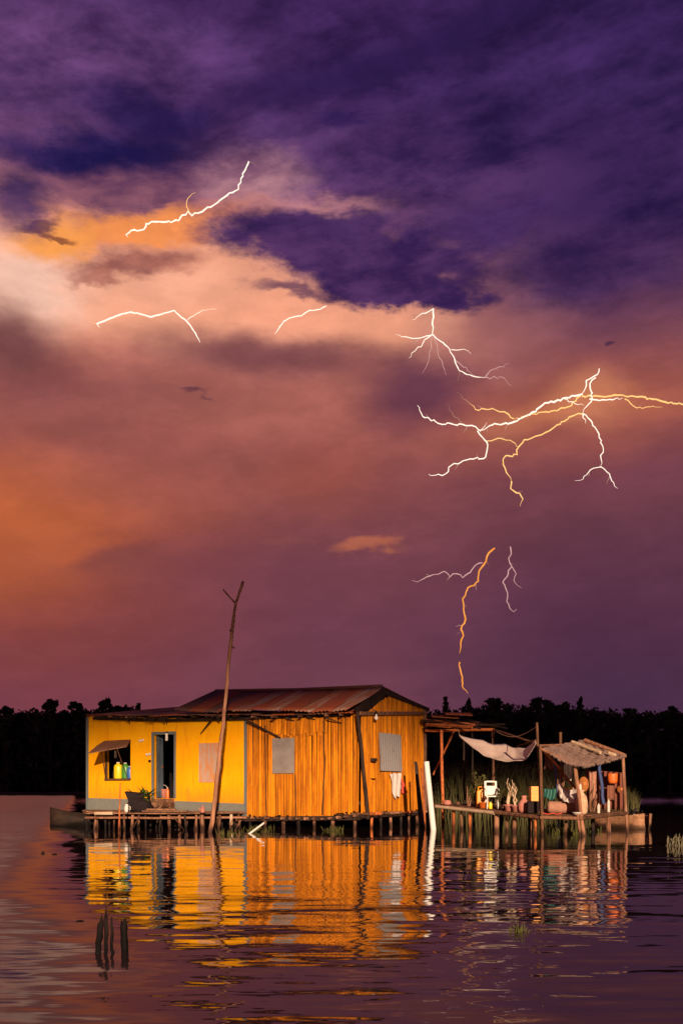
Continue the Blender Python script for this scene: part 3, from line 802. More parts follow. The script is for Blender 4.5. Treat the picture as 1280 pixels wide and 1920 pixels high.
# horizontal rail across the gable, near corner post (leaning), far corner post
a = EW(676, 1338, .05); b = EW(797, 1337, .05)
MB().beam(H(-.075, a[0] - .1, a[1]), H(-.075, b[0] + .05, b[1]), .06, .11).build('wall_rail', 'timber', house)
a = EW(671, 1341, .10); b = EW(690, 1520, .10)
mb = MB(); mb.tube(wobble(H(-.09, b[0], b[1] - .25), H(-.09, a[0], a[1] + .1), 7, .012), [.06, .065, .062, .058, .058, .055, .055, .05], 8); mb.build('corner_post', 'dark_timber', house)
a = EW(794, 1332, .02); b = EW(795, 1520, .02)
MB().tube(wobble(H(-.06, b[0] - .02, b[1] - .05), H(-.06, a[0] - .02, a[1]), 5, .012), .07, 8).build('corner_post', 'timber', house)
a = EW(697, 1444, .06)
mbx = MB(); mbx.box(H(-.11, a[0], a[1] - .02), .20, .12, .46, rz=-ALPHA + R(90)); bxo = mbx.build('meter_box', 'plank', house)
MB().box(H(-.12, a[0] + .02, a[1] + .32), .28, .10, .10, rz=-ALPHA + R(90)).build('meter_box_cap', 'dark_timber', bxo)
a = EW(705, 1343, .2)
lmp = MB(); lmp.lathe(H(-.2, a[0], a[1] - .05), [(.01, -.07), (.05, -.05), (.065, 0), (.045, .05), (.02, .08), (.02, .14)], 12); lo = lmp.build('bulb', 'white', house, True)
MB().lathe(H(-.2, a[0] + .0, a[1] + .07), [(.03, 0), (.035, .07), (.02, .1)], 10).build('lamp_holder', 'black_plastic', lo)
MB().tube([H(-.2, a[0], a[1] + .16), H(-.08, a[0] + .05, a[1] + .2)], .012, 6).build('lamp_bracket', 'dark_timber', lo)

# --- inside: floor, back wall, side wall, partition, mostly near-black
zf = dor[2] - .02
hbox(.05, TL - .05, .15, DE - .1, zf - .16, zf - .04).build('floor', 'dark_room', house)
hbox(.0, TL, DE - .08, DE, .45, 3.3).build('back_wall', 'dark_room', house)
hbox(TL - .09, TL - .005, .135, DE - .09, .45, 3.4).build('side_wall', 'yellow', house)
hbox(TL - .115, TL - .094, .14, DE - .1, zf - .03, 3.35).build('added_dark_sheet', 'dark_room', house)  # near-black sheet added over the sunlit yellow so the room looks shaded
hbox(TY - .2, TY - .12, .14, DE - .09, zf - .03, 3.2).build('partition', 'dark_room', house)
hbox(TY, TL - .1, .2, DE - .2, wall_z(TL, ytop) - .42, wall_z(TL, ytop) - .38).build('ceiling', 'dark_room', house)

# --- roofs
def sheet(p00, p10, p11, p01, ncor, amp, mat, parent, name='roof_sheet', sub=6, rough_edge=0.0):
    p00, p10, p11, p01 = map(Vector, (p00, p10, p11, p01))
    nrm = (p10 - p00).cross(p01 - p00).normalized()
    if nrm.z < 0: nrm = -nrm
    ph = rnd.uniform(0, 6); sag = rnd.uniform(-.05, .03)
    def fn(u, v):
        p = p00.lerp(p10, u).lerp(p01.lerp(p11, u), v)
        p = p + nrm * (amp * math.sin(u * 2 * math.pi * ncor) + sag * math.sin(v * math.pi) + .012 * math.sin(u * 3 + v * 5 + ph))
        if rough_edge and v == 0: p = p + (p00 - p01).normalized() * rough_edge * math.sin(u * 9 + ph)
        return p
    return MB().grid(fn, ncor * 5, sub, -nrm * .008).build(name, mat, parent, True)
DR = 1.5
er = LW(646, 1331, -.5); el_ = LW(328, 1331, -.5); rr = LW(716, 1288, DR); rl = LW(404, 1295, DR)
NS = 11; order = ['tin_dark', 'tin_rust', 'tin_dark', 'tin_rust', 'tin_grey', 'tin_rust', 'tin_pale', 'tin_rust', 'tin_pale', 'tin_rust', 'tin_pale']
for k in range(NS):
    u0, u1 = k / NS - .006, (k + 1) / NS + .012
    lift = Vector((0, 0, .012 * (k % 2) + rnd.uniform(0, .006)))
    def E(u): return H(el_[0] + (er[0] - el_[0]) * u, -.5 + .04 * math.sin(u * 17), el_[1] + (er[1] - el_[1]) * u + .035 * math.sin(u * 11 + 2) - .03)
    def G(u): return H(rl[0] + (rr[0] - rl[0]) * u, DR, rl[1] + (rr[1] - rl[1]) * u - .05 * math.sin(u * math.pi) + .02 * math.sin(u * 14))
    drop = (E(.5) - G(.5)).normalized() * rnd.uniform(-.05, .08)
    sheet(E(u0) + lift + drop, E(u1) + lift + drop, G(u1) + lift, G(u0) + lift, 5, .016, order[k], house, rough_edge=.01)
# rear slope of the main roof
be_r = Vector(H(-.05, DE + .35, EW(803, 1328)[1])); be_l = Vector(H(rl[0] + .1, DE + .35, EW(803, 1328)[1] + .15))
for k in range(6):
    f0, f1 = k / 6 - .005, (k + 1) / 6 + .01
    a_, b_ = G(1 - f0), G(1 - f1)
    sheet(be_r.lerp(be_l, f0), be_r.lerp(be_l, f1), b_ + Vector((0, 0, .01)), a_ + Vector((0, 0, .01)), 8, .016, ['tin_rust', 'tin_dark', 'tin_grey'][k % 3], house, sub=4)
MB().tube([G(0) + Vector((0, 0, .0)), G(.5) + Vector((0, 0, .015)), G(1) + Vector((0, 0, .01))], [.05, .05, .05], 8).build('ridge_cap', 'tin_dark', house)
# bargeboards down both rakes of the gable
gl = Vector(H(-.07, DR, rr[1] - .09)); ge = H(-.02, -.45, er[1] - .02)
MB().slab([ge + Vector((0, 0, .03)), gl + Vector((0, 0, .06)), gl + Vector((0, 0, -.18)) + BX * .22, ge + Vector((0, 0, -.16)) + BX * .55], -AX * -.035).build('bargeboard', 'dark_timber', house)
gr = H(-.07, DE + .30, EW(803, 1330)[1])
MB().slab([gl + Vector((0, 0, .07)), gr + Vector((0, 0, .03)), gr + Vector((0, 0, -.08)), gl + Vector((0, 0, -.12))], AX * .03).build('bargeboard', 'dark_timber', house)
# low roof over the yellow rooms and eave skirt
lo_l = LW(163, 1341, -.35); lo_r = LW(655, 1337, -.35)
bk_l = LW(168, 1334, DE); bk_m = LW(330, 1326, DE)
def LE(u): # front eave line, slightly wavy
    return H(lo_l[0] + (lo_r[0] - lo_l[0]) * u, -.36 + .03 * math.sin(u * 21), lo_l[1] + (lo_r[1] - lo_l[1]) * u + .025 * math.sin(u * 13 + 1) - .03 * math.sin(u * math.pi))
NL = 15
for k in range(NL):
    u0, u1 = k / NL - .006, (k + 1) / NL + .01
    tm = lo_l[0] + (lo_r[0] - lo_l[0]) * (u0 + u1) / 2
    lift = Vector((0, 0, .01 * (k % 2)))
    drop = -BX * rnd.uniform(-.04, .07) + Vector((0, 0, rnd.uniform(-.015, .01)))
    if tm > el_[0] - .3:     # full-depth sheets over the yellow rooms
        def BK(u):
            t_ = lo_l[0] + (lo_r[0] - lo_l[0]) * u
            return H(t_, DE + .1, float(np.interp(t_, sorted([bk_l[0], bk_m[0]]), [bk_m[1], bk_l[1]] if bk_l[0] > bk_m[0] else [bk_l[1], bk_m[1]])))
        sheet(LE(u0) + lift + drop, LE(u1) + lift + drop, BK(u1) + lift, BK(u0) + lift, 6, .014, ['tin_rust', 'tin_grey', 'tin_pale', 'tin_dark'][k % 4], house, sub=8, rough_edge=.02)
    else:
        up = BX * .75 + Vector((0, 0, .17 if tm < 5 else .12))
        sheet(LE(u0) + lift + drop, LE(u1) + lift + drop, LE(u1) + up + lift, LE(u0) + up + lift, 6, .014, ['tin_dark', 'tin_grey', 'tin_rust'][k % 3], house, sub=4, rough_edge=.02)
# rafters poking out below the eave, wall plate, loose splinters of old sheet
for u in (.03, .1, .17, .27, .36, .44, .55, .60, .66, .74, .83, .92, .97):
    p = LE(u) + Vector((0, 0, -.06)); L_ = rnd.uniform(.0, .16)
    mb = MB(); mb.tube(wobble(p - BX * L_, p + BX * .9 + Vector((0, 0, .08)), 3, .01), rnd.uniform(.028, .045), 7); mb.build('rafter', rnd.choice(['pole', 'timber', 'dark_timber']), house)
plate = MB(); plate.tube([LE(.01) + BX * .25 + Vector((0, 0, -.12)), LE(.3) + BX * .25 + Vector((0, 0, -.13)), LE(.62) + BX * .25 + Vector((0, 0, -.12))], .05, 7); plate.build('wall_plate', 'dark_timber', house)
plate = MB(); plate.tube([LE(.62) + BX * .27 + Vector((0, 0, -.10)), LE(.99) + BX * .27 + Vector((0, 0, -.06))], .05, 7); plate.build('wall_plate', 'dark_timber', house)
for (px, py, qx, qy) in ((398, 1347, 376, 1376), (462, 1350, 526, 1384), (612, 1346, 641, 1356), (536, 1345, 552, 1352), (575, 1342, 591, 1350), (240, 1348, 244, 1357), (312, 1345, 313, 1358)):
    a_, b_ = LW(px, py, -.25), LW(qx, qy, -.06)
    MB().tube([H(a_[0], -.25, a_[1]), H(b_[0], -.06, b_[1])], [.035, .028] if qx - px > 30 else [.03, .012], 6).build('brace', 'dark_timber', house)
for i in range(26):
    u = rnd.uniform(.02, .62); p = LE(u) + BX * .05 + Vector((0, 0, -.03)); l_ = rnd.uniform(.06, .17); w_ = rnd.uniform(.03, .16)
    MB().slab([p + AX * w_, p - AX * w_, p - AX * w_ * .3 + Vector((0, 0, -l_)), p + AX * w_ * .5 + Vector((0, 0, -l_ * .7))], BX * .008).build('eave_scrap', 'dark_timber', house)
for (px, py) in ((160, 1338), (168, 1340)):
    pass

# --- floor frame and stilts
mb = MB(); mb.beam(H(.0, .02, wall_z(0, wbot) - .13), H(TY, .02, wall_z(TY, wbot) - .10), .12, .14); mb.build('floor_beam', 'dark_timber', house)
mb = MB(); mb.beam(H(TY, .05, wall_z(TY, ybot) - .10), H(TL, .05, wall_z(TL, ybot) - .10), .12, .14); mb.build('floor_beam', 'dark_timber', house)
mb = MB(); mb.beam(H(-.0, .1, ebot[0][1] - .10), H(.0, DE, ebot[1][1] - .09), .12, .13); mb.build('floor_beam', 'dark_timber', house)
for k in range(15):
    t_ = .12 + k * .28; z_ = wall_z(min(t_, TY), wbot) - .045
    MB().tube([H(t_, -.16 - rnd.uniform(0, .1), z_ - .01), H(t_, 1.2, z_)], rnd.uniform(.03, .05), 7).build('joist', rnd.choice(['pole', 'timber', 'timber']), house)
for k in range(13):
    d_ = .2 + k * .38; z_ = wall_z(min(d_, DE), ebot) - .04
    if d_ < DE: MB().tube([H(-.14 - rnd.uniform(0, .12), d_, z_), H(1.0, d_, z_)], rnd.uniform(.03, .05), 7).build('joist', rnd.choice(['pole', 'timber', 'red_pole']), house)
def pile(a, top, rad, mat, lean=.05, parent=house, name='pile', r=rnd):
    a = Vector(a)
    b = Vector((a.x + r.uniform(-lean, lean), a.y + r.uniform(-lean, lean), top))
    MB().tube(wobble((a.x, a.y, -.5), b, 4, rad * .18, r), [rad * 1.05, rad, rad * .95, rad * .95, rad * .9], 8).build(name, mat, parent)
for t_, rd, mt in ((.25, .055, 'pole'), (.95, .06, 'pole'), (1.55, .05, 'timber'), (2.15, .07, 'dark_timber'), (2.75, .065, 'pole'), (3.4, .05, 'timber'), (4.0, .06, 'dark_timber'),
                   (5.0, .05, 'timber'), (6.1, .06, 'dark_timber'), (7.2, .05, 'timber'), (8.3, .06, 'dark_timber'), (9.4, .06, 'timber'), (TL - .15, .06, 'dark_timber')):
    pile(H(t_, .08 + rnd.uniform(-.1, .05), 0), .36, rd, mt)
for d_, rd, mt in ((.8, .045, 'red_pole'), (1.6, .05, 'dark_timber'), (2.35, .055, 'pole'), (3.1, .05, 'dark_timber'), (3.8, .055, 'pole'), (4.5, .05, 'timber'), (DE - .1, .06, 'pole')):
    pile(H(.02, d_, 0), .37, rd, mt)
for t_ in np.arange(.9, TL, 1.35):
    for d_ in (1.5, 3.2, DE - .1):
        pile(H(float(t_) + rnd.uniform(-.2, .2), d_ + rnd.uniform(-.2, .2), 0), zf - .15, rnd.uniform(.05, .07), 'dark_timber')

# things inside the serving window and the doorway
ws = win[2] + .001
def canister(pt, w_, h_, mat, capmat, label, name='plastic_canister', cat='canister', group=None):
    root = thing(name, label, cat, pt, group)
    b = MB(); b.lathe(pt, [(w_ * .44, 0), (w_ * .5, h_ * .05), (w_ * .5, h_ * .72), (w_ * .42, h_ * .84), (w_ * .2, h_ * .9), (w_ * .18, h_ * .95)], 14, 1.0, .7); b.build('body', mat, root, True)
    MB().lathe(Vector(pt) + Vector((0, 0, h_ * .95)), [(w_ * .22, 0), (w_ * .22, h_ * .05), (w_ * .12, h_ * .07)], 10).build('cap', capmat, root)
    return root
tw = lambda f: win[0] + (win[1] - win[0]) * f
hbox(win[1] - .0, win[0] - .0, .14, .5, win[2] - .05, win[2]).build('shelf', 'timber', house)
canister(H(tw(.46), .04, ws), .30, .56, 'bright_yellow', 'white', 'bright yellow canister standing in the serving window')
canister(H(tw(.74), .06, ws), .26, .54, 'green_plastic', 'white', 'green canister in the serving window between yellow and blue ones')
canister(H(tw(.93), .05, ws), .20, .42, 'blue_plastic', 'white', 'blue bottle with a pale cap at the door-side end of the serving window', 'plastic_bottle', 'bottle')
def lantern(pt, label, top):
    pt = Vector(pt); root = thing('hanging_lantern', label, 'lantern', pt)
    MB().lathe(pt, [(.035, 0), (.05, .02), (.045, .12), (.05, .22), (.03, .26)], 12).build('glass', 'white', root, True)
    MB().lathe(pt + Vector((0, 0, .26)), [(.04, 0), (.04, .03), (.012, .05)], 10).build('lid', 'black_plastic', root)
    MB().tube([pt + Vector((0, 0, .30)), Vector((pt.x, pt.y, top))], .006, 5).build('wire', 'black_plastic', root)
q = LW(215, 1421, .1); lantern(H(q[0], .16, q[1]), 'small white lantern hanging inside the serving window', win[3] + .0)
q = LW(313, 1389, -.06); lantern(H(q[0], -.07, q[1]), 'small white lantern hanging from the top of the doorway', dor[3] + .05)
q = LW(307, 1478, .5)
bk = thing('water_bucket', 'pale bucket standing just inside the dark doorway', 'bucket', H(q[0], .5, zf - .04))
mb = MB(); mb.lathe(H(q[0], .5, zf - .04), [(.12, 0), (.16, .36), (.165, .37), (.15, .36), (.11, .04)], 16); mb.build('body', 'pink', bk, True)
bh = MB(); bh.tube([H(q[0], .5, zf + .33) + AX * (.16 * math.cos(a)) + Vector((0, 0, .14 * math.sin(a))) for a in np.linspace(0, math.pi, 9)], .008, 5); bh.build('handle', 'white', bk)
q = LW(314, 1478, .35)
canister(H(q[0], .36, zf - .04), .12, .42, 'orange_plastic', 'white', 'slim orange bottle beside the bucket inside the doorway', 'plastic_bottle', 'bottle')

# ------------------------------------------------------------------ front landing of the yellow rooms
land = thing('front_landing', 'rough board landing on thin posts in front of the yellow wall', 'jetty', P(300, 1525, 31.2) * 1.0)
land.location = (P(300, 1525, 31.2).x, 31.4, 0)
LZ = .49
def landfront(px): return float(np.interp(px, [160, 400, 470], [31.6, 31.0, 32.6]))
nb = 15
for k in range(nb):
    f = k / nb
    pts = []
    def edge(f):
        a = Vector((P(163 + 6 * f, 1500, landfront(163)).x, 0, 0)); 
        l = H(TL + .05, -.05, 0).lerp(Vector((P(166, 1, 31.6).x, 31.6, 0)), 1 - f)
        r_ = H(TY + .0, -.05, 0).lerp(Vector((P(455, 1, 32.2).x, 32.2, 0)), 1 - f)
        m_ = H((TL + TY) / 2, -.05, 0).lerp(Vector((P(330, 1, 31.1).x, 31.1, 0)), 1 - f)
        return l, m_, r_
    l0, m0, r0 = edge(f + .006); l1, m1, r1 = edge(f + 1 / nb - .006)
    dz = rnd.uniform(-.012, .012); z_ = LZ + dz
    j0, j1 = rnd.uniform(-.22, .12), rnd.uniform(-.2, .2)
    ex = Vector((1, 0, 0))
    for (a0, b0, b1, a1) in ((l0 + ex * j0, m0, m1, l1 + ex * j0), (m0 + ex * .015, r0 + ex * j1 * .5, r1 + ex * j1 * .5, m1 + ex * .015)):
        MB().slab([v + Vector((0, 0, z_)) for v in (a0, b0, b1, a1)], (0, 0, -.035)).build('board', 'deck', land)
# fascia rail, cross bearers, posts
MB().tube(wobble(P(160, 1533, 31.65), P(330, 1534, 31.15), 5, .02), .035, 7).build('rail', 'pole', land)
MB().tube(wobble(P(300, 1533, 31.14), P(462, 1533, 32.2), 5, .02), .035, 7).build('rail', 'pole', land)
MB().tube(wobble(P(178, 1525, 31.45), P(212, 1525, 31.35), 2, .01), .05, 8).build('loose_log', 'pale_bamboo', land)
for px, rd, mt in ((168, .045, 'dark_timber'), (175, .04, 'pole'), (186, .035, 'timber'), (200, .04, 'dark_timber'), (212, .03, 'timber'), (236, .035, 'timber'), (244, .045, 'pole'),
                   (262, .03, 'timber'), (275, .03, 'dark_timber'), (296, .04, 'dark_timber'), (319, .05, 'timber'), (337, .045, 'pole'), (352, .035, 'dark_timber'), (369, .035, 'pole'),
                   (382, .07, 'pole'), (408, .05, 'timber'), (433, .05, 'pale_bamboo'), (452, .04, 'timber')):
    y = landfront(px) + rnd.uniform(.05, .3)
    pile(((px - CX) / F * y, y, 0), LZ - .05, rd, mt, .11, land, 'post')
for px in (190, 230, 280, 330, 380, 430):
    y = landfront(px) + rnd.uniform(1.2, 2.2)
    pile(((px - CX) / F * y, y, 0), LZ - .05, .05, 'dark_timber', .06, land, 'post')

for px, top in ((182, .28), (206, .36), (228, .3), (256, .22), (288, .34), (308, .25), (345, .3), (360, .36), (376, .2), (397, .3), (421, .26), (441, .34), (449, .2)):
    y = landfront(px) + rnd.uniform(.2, 1.0)
    pile(((px - CX) / F * y, y, 0), top, rnd.uniform(.02, .04), rnd.choice(['timber', 'dark_timber', 'dark_timber']), .16, land, 'stub')
for (x0, y0, x1, y1) in ((436, 1568, 452, 1538), (428, 1566, 436, 1536), (250, 1552, 262, 1532), (330, 1536, 345, 1556)):
    MB().tube(wobble(P(x0, y0, 30.4), P(x1, y1, 30.9), 3, .012), .022, 6).build('stray_stick', rnd.choice(['timber', 'pole']), land)
# plank pile beside the step, potted plants on the landing
yy = 31.9
for i, (px0, px1, py, h_) in enumerate(((268, 352, 1519, .05), (258, 330, 1515, .045))):
    a_, b_ = P(px0, py, yy + .2 * i), P(px1, py - 3, yy + .25 * i); z_ = LZ + .03 + .05 * i
    a_.z = b_.z = z_ + .02
    mb = MB(); mb.beam(a_, b_, .26, .045)
    single(mb, 'loose_plank', 'deck', ['long loose plank lying on the landing below the doorstep', 'shorter loose plank laid on top of another below the doorstep'][i], 'plank')
pc = P(262, 1512, 32.2); pc.z = LZ + .015
pot = thing('potted_plant', 'spiky leafed plant in a big dark basin beside the doorstep', 'plant', pc)
mb = MB(); mb.lathe(pc, [(.26, 0), (.36, .08), (.38, .20), (.34, .32), (.30, .40), (.33, .43), (.28, .40), (.25, .34)], 16, 1.0, .8)
rp = random.Random(55)
for v in mb.v: v += Vector((rp.uniform(-.03, .03), rp.uniform(-.03, .03), rp.uniform(-.02, .02) if v.z > pc.z + .05 else 0))
mb.build('basin', 'black_plastic', pot)
mb = MB(); c_ = pc + Vector((-.12, 0, .36)); mb.slab([c_ + Vector(v) for v in ((-.30, -.2, .26), (.30, -.22, .20), (.16, -.2, -.16), (-.14, -.2, -.14))], (.0, .35, .02))
mb.build('tub', 'black_plastic', pot)
fol = MB(); rr_ = random.Random(4)
for k in range(64):
    a = rr_.uniform(0, 6.28); l_ = rr_.uniform(.25, .6); up = rr_.uniform(-.35, 1.2)
    dv = Vector((math.cos(a), math.sin(a), up)).normalized(); sv = dv.cross(Vector((0, 0, 1))).normalized() * .04
    b_ = pc + Vector((.10 + rr_.uniform(-.24, .24), rr_.uniform(-.16, .1), .46)); m_ = b_ + dv * l_ * .5; e_ = b_ + dv * l_ + Vector((0, 0, -.06))
    fol.add([b_ - sv * .6, b_ + sv * .6, m_ + sv, m_ - sv, e_], [(0, 1, 2, 3), (3, 2, 4)])
fol.build('leaves', 'leaf_green', pot, fix=False)
pc2 = P(238, 1519, 31.75); pc2.z = LZ + .013
jug = thing('enamel_jug', 'small white enamel jug beside the dark basin on the landing', 'jug', pc2)
MB().lathe(pc2, [(.05, 0), (.075, .05), (.078, .14), (.05, .22), (.055, .25), (.04, .24)], 14).build('body', 'white', jug, True)
MB().tube([pc2 + Vector((.06, 0, .2)), pc2 + Vector((.11, 0, .16)), pc2 + Vector((.105, 0, .09)), pc2 + Vector((.07, 0, .07))], .012, 6).build('handle', 'white', jug)
fig = P(380, 1524, 31.2); fig.z = LZ + .013
kt = thing('tin_kettle', 'little pale kettle on the landing edge beside the tall pole', 'kettle', fig)
MB().lathe(fig, [(.06, 0), (.075, .05), (.06, .14), (.03, .2), (.012, .24)], 12).build('body', 'pink', kt, True)
MB().tube([fig + Vector((-.06, 0, .06)), fig + Vector((-.13, 0, .16))], [.018, .01], 6).build('spout', 'pink', kt)

# stick beside the serving window, tall forked pole
mb = MB(); mb.tube(wobble(P(223, 1562, W(1562)) + Vector((0, 0, -.4)), P(226, 1468, W(1562)), 7, .012), [.03, .028, .026, .024, .022, .02, .018, .014], 7)
single(mb, 'mooring_stick', 'red_pole', 'thin upright stick in the water in front of the serving window', 'stick')
yp = W(1561)
pts = [(395, 1561), (403, 1500), (411, 1420), (418, 1360), (424, 1300), (430, 1240), (436, 1180), (443, 1130), (455, 1090)]
base = P(395, 1561, yp)
pole = thing('forked_pole', 'tall leaning forked pole rising from the water past the roof', 'pole', base)
pp = [P(393, 1575, yp) + Vector((0, 0, -.3))] + [P(a, b, yp) + Vector((rnd.uniform(-.015, .015), 0, 0)) for a, b in pts]
fine_p = []
for a_, b_ in zip(pp[:-1], pp[1:]):
    for k in range(3): fine_p.append(a_.lerp(b_, k / 3) + Vector((rnd.uniform(-.012, .012), rnd.uniform(-.012, .012), 0)))
fine_p.append(pp[-1])
mb = MB(); mb.tube(fine_p, [.068 - .042 * (i / len(fine_p)) * 0.75 + rnd.uniform(-.006, .006) for i in range(len(fine_p))], 9); mb.build('shaft', 'pole', pole, True)
mb = MB(); mb.tube([P(442, 1132, yp), P(432, 1121, yp), P(418, 1105, yp)], [.028, .024, .02], 7); mb.build('fork', 'pole', pole)
for (a, b) in ((411, 1408), (434, 1185), (437, 1215)):
    q = P(a + 3, b, yp); MB().tube([q, q + Vector((-.10, -.02, .05))], [.03, .022], 6).build('knot', 'pole', pole)

# white pipe and dark planks at the far corner, white stick in the water
yq = W(1556)
a_, b_ = P(812, 1556, yq), P(799, 1428, yq)
mb = MB(); mb.tube([a_ + (a_ - b_) * .18, a_, a_.lerp(b_, .5), b_], [.085, .085, .082, .078], 14)
single(mb, 'white_pipe', 'pipe', 'thick white pipe leaning upright in the water by the gable corner', 'pipe', smooth=False)
for (x0, y0, x1, y1, lab, mt, yv) in ((793, 1552, 779, 1428, 'dark split plank leaning against the gable wall beside the white pipe', 'dark_timber', 32.6), (798, 1548, 790, 1440, 'thin brown pole between the dark plank and the white pipe', 'red_pole', 32.9)):
    mb = MB(); a_, b_ = P(x0, y0, yv), P(x1, y1, yv + .3)
    if mt == 'dark_timber': mb.hexa([p for q, s in ((a_ + Vector((0, 0, -.4)), .10), (b_, .045)) for p in (q + Vector((-s, -.02, 0)), q + Vector((s, -.02, 0)), q + Vector((s, .02, 0)), q + Vector((-s, .02, 0)))])
    else: mb.tube(wobble(a_ + Vector((0, 0, -.4)), b_, 5, .012), .035, 7)
    single(mb, 'leaning_plank' if mt == 'dark_timber' else 'leaning_pole', mt, lab, 'plank' if mt == 'dark_timber' else 'pole')
mb = MB(); a_, b_ = P(468, 1563, W(1563)), P(495, 1543, W(1563) + .2); mb.tube([a_ + (a_ - b_) * .3, a_, b_], [.03, .03, .026], 8)
single(mb, 'white_stick', 'white', 'short white stick slanting out of the water under the bamboo wall', 'stick')

# laundry below the gable shutter
def rag(cols, top, bot, label, mat, y0):
    n = len(top)
    def fn(u, v):
        i = u * (n - 1); a = float(np.interp(i, range(n), [p[0] for p in top])); b = float(np.interp(i, range(n), [p[1] for p in top]))
        c = float(np.interp(i, range(n), [p[0] for p in bot])); d_ = float(np.interp(i, range(n), [p[1] for p in bot]))
        dd, zz = EW(a + (c - a) * v, b + (d_ - b) * v, .09)
        return H(-.09 - .03 * math.sin(u * 17 + v * 3) - .02 * v, dd, zz)
    mb = MB(); mb.grid(fn, 16, 10, AX * .012)
    return mb
mb = rag(0, [(731, 1452), (738, 1449), (744, 1451), (750, 1449), (753, 1450)], [(734, 1476), (739, 1499), (743, 1492), (748, 1497), (749, 1478)], '', 'white_cloth', 0)
single(mb, 'hanging_shirt', 'white_cloth', 'crumpled pale shirt hanging under the corrugated shutter', 'laundry', smooth=True)
mb = rag(0, [(751, 1460), (754, 1462), (757, 1470)], [(752, 1487), (757, 1489), (762, 1486)], '', 'black_plastic', 0)
single(mb, 'hanging_rag', 'red_cloth', 'small dark rag hanging next to the pale shirt on the gable wall', 'laundry', smooth=True)

# ------------------------------------------------------------------ pergola behind, awning cloth
yb = 35.5
perg = thing('pole_pergola', 'bare lean-to frame of reddish poles against the gable end', 'pergola', (P(850, 1480, yb).x, yb, 0))
for (x0, y0, d0, x1, y1, d1, rd, mt) in ((797, 1370, 36, 925, 1368, 34.5, .05, 'red_pole'), (797, 1350, 36.3, 888, 1359, 34.5, .045, 'red_pole'), (797, 1341, 36.5, 900, 1366, 33.8, .035, 'dark_timber'),
        (799, 1358, 35.6, 884, 1363, 34, .055, 'red_pole'), (805, 1345, 37, 930, 1362, 35, .035, 'dark_timber'), (800, 1364, 36.4, 945, 1358, 34, .03, 'dark_timber'), (822, 1338, 37.5, 950, 1366, 36, .03, 'dark_timber'),
        (924, 1368, 34.5, 1000, 1392, 30.5, .03, 'timber'), (968, 1400, 34, 1003, 1388, 30, .025, 'timber')):
    MB().tube(wobble(P(x0, y0, d0), P(x1, y1, d1), 5, .025), rd, 7).build('rafter', mt, perg)
for (px, top, d0, rd, mt) in ((827, 1368, 35.4, .05, 'red_pole'), (868, 1366, 35.2, .035, 'dark_timber'), (923, 1366, 34.6, .045, 'timber'), (884, 1355, 36.5, .035, 'dark_timber')):
    a_ = P(px, top, d0); MB().tube(wobble((a_.x + .05, a_.y, -.5), a_, 5, .02), rd, 7).build('post', mt, perg)
MB().tube([P(812, 1452, 36.4), P(850, 1372, 35.4)], .035, 6).build('brace', 'red_pole', perg)
mb = MB(); q = P(857, 1352, 36)
for (px, py) in ((812, 1352), (832, 1345), (846, 1356), (858, 1340), (872, 1357), (820, 1362)):
    c_ = P(px, py, 36); MB().slab([c_ + Vector(v) for v in ((-.45, -.4, .0), (.45, -.5, -.06), (.5, .5, .1), (-.4, .6, .12))], (0, 0, -.02)).build('roof_scrap', rnd.choice(['red_pole', 'dark_timber']), perg)

aw_top = [(860, 1377, 33.0), (880, 1384, 32.8), (905, 1387, 32.6), (925, 1396, 32.3), (945, 1394, 32.0), (965, 1403, 31.5), (985, 1402, 30.6), (1003, 1389, 29.4)]
aw_bot = [(861, 1380, 32.9), (885, 1401, 31.6), (905, 1415, 30.9), (925, 1423, 30.4), (945, 1427, 30.0), (965, 1427, 29.6), (985, 1424, 29.2), (1006, 1392, 29.0)]
def awfn(u, v):
    i = u * 7
    f = lambda L, k: float(np.interp(i, range(8), [p[k] for p in L]))
    a_ = P(f(aw_top, 0), f(aw_top, 1), f(aw_top, 2)); b_ = P(f(aw_bot, 0), f(aw_bot, 1), f(aw_bot, 2))
    p = a_.lerp(b_, v); p.z -= .12 * math.sin(math.pi * v) * math.sin(math.pi * u) + .010 * math.sin(u * 23 + v * 7) + .006 * math.sin(u * 40 - v * 11)
    return p
mb = MB(); mb.grid(awfn, 48, 14, (0, .0, -.012))
mb.v = mb.v
awc = thing('canvas_awning', 'pale canvas sheet slung and sagging between the pergola and the shelter post', 'awning', P(930, 1425, 31))
mb.build('canvas', 'cloth', awc, True)
MB().tube([P(861, 1378, 33), P(858, 1366, 34.6)], .012, 5).build('rope', 'pale_bamboo', awc)
MB().tube([P(1004, 1390, 29.2), P(1008, 1384, 28.9)], .012, 5).build('rope', 'pale_bamboo', awc)

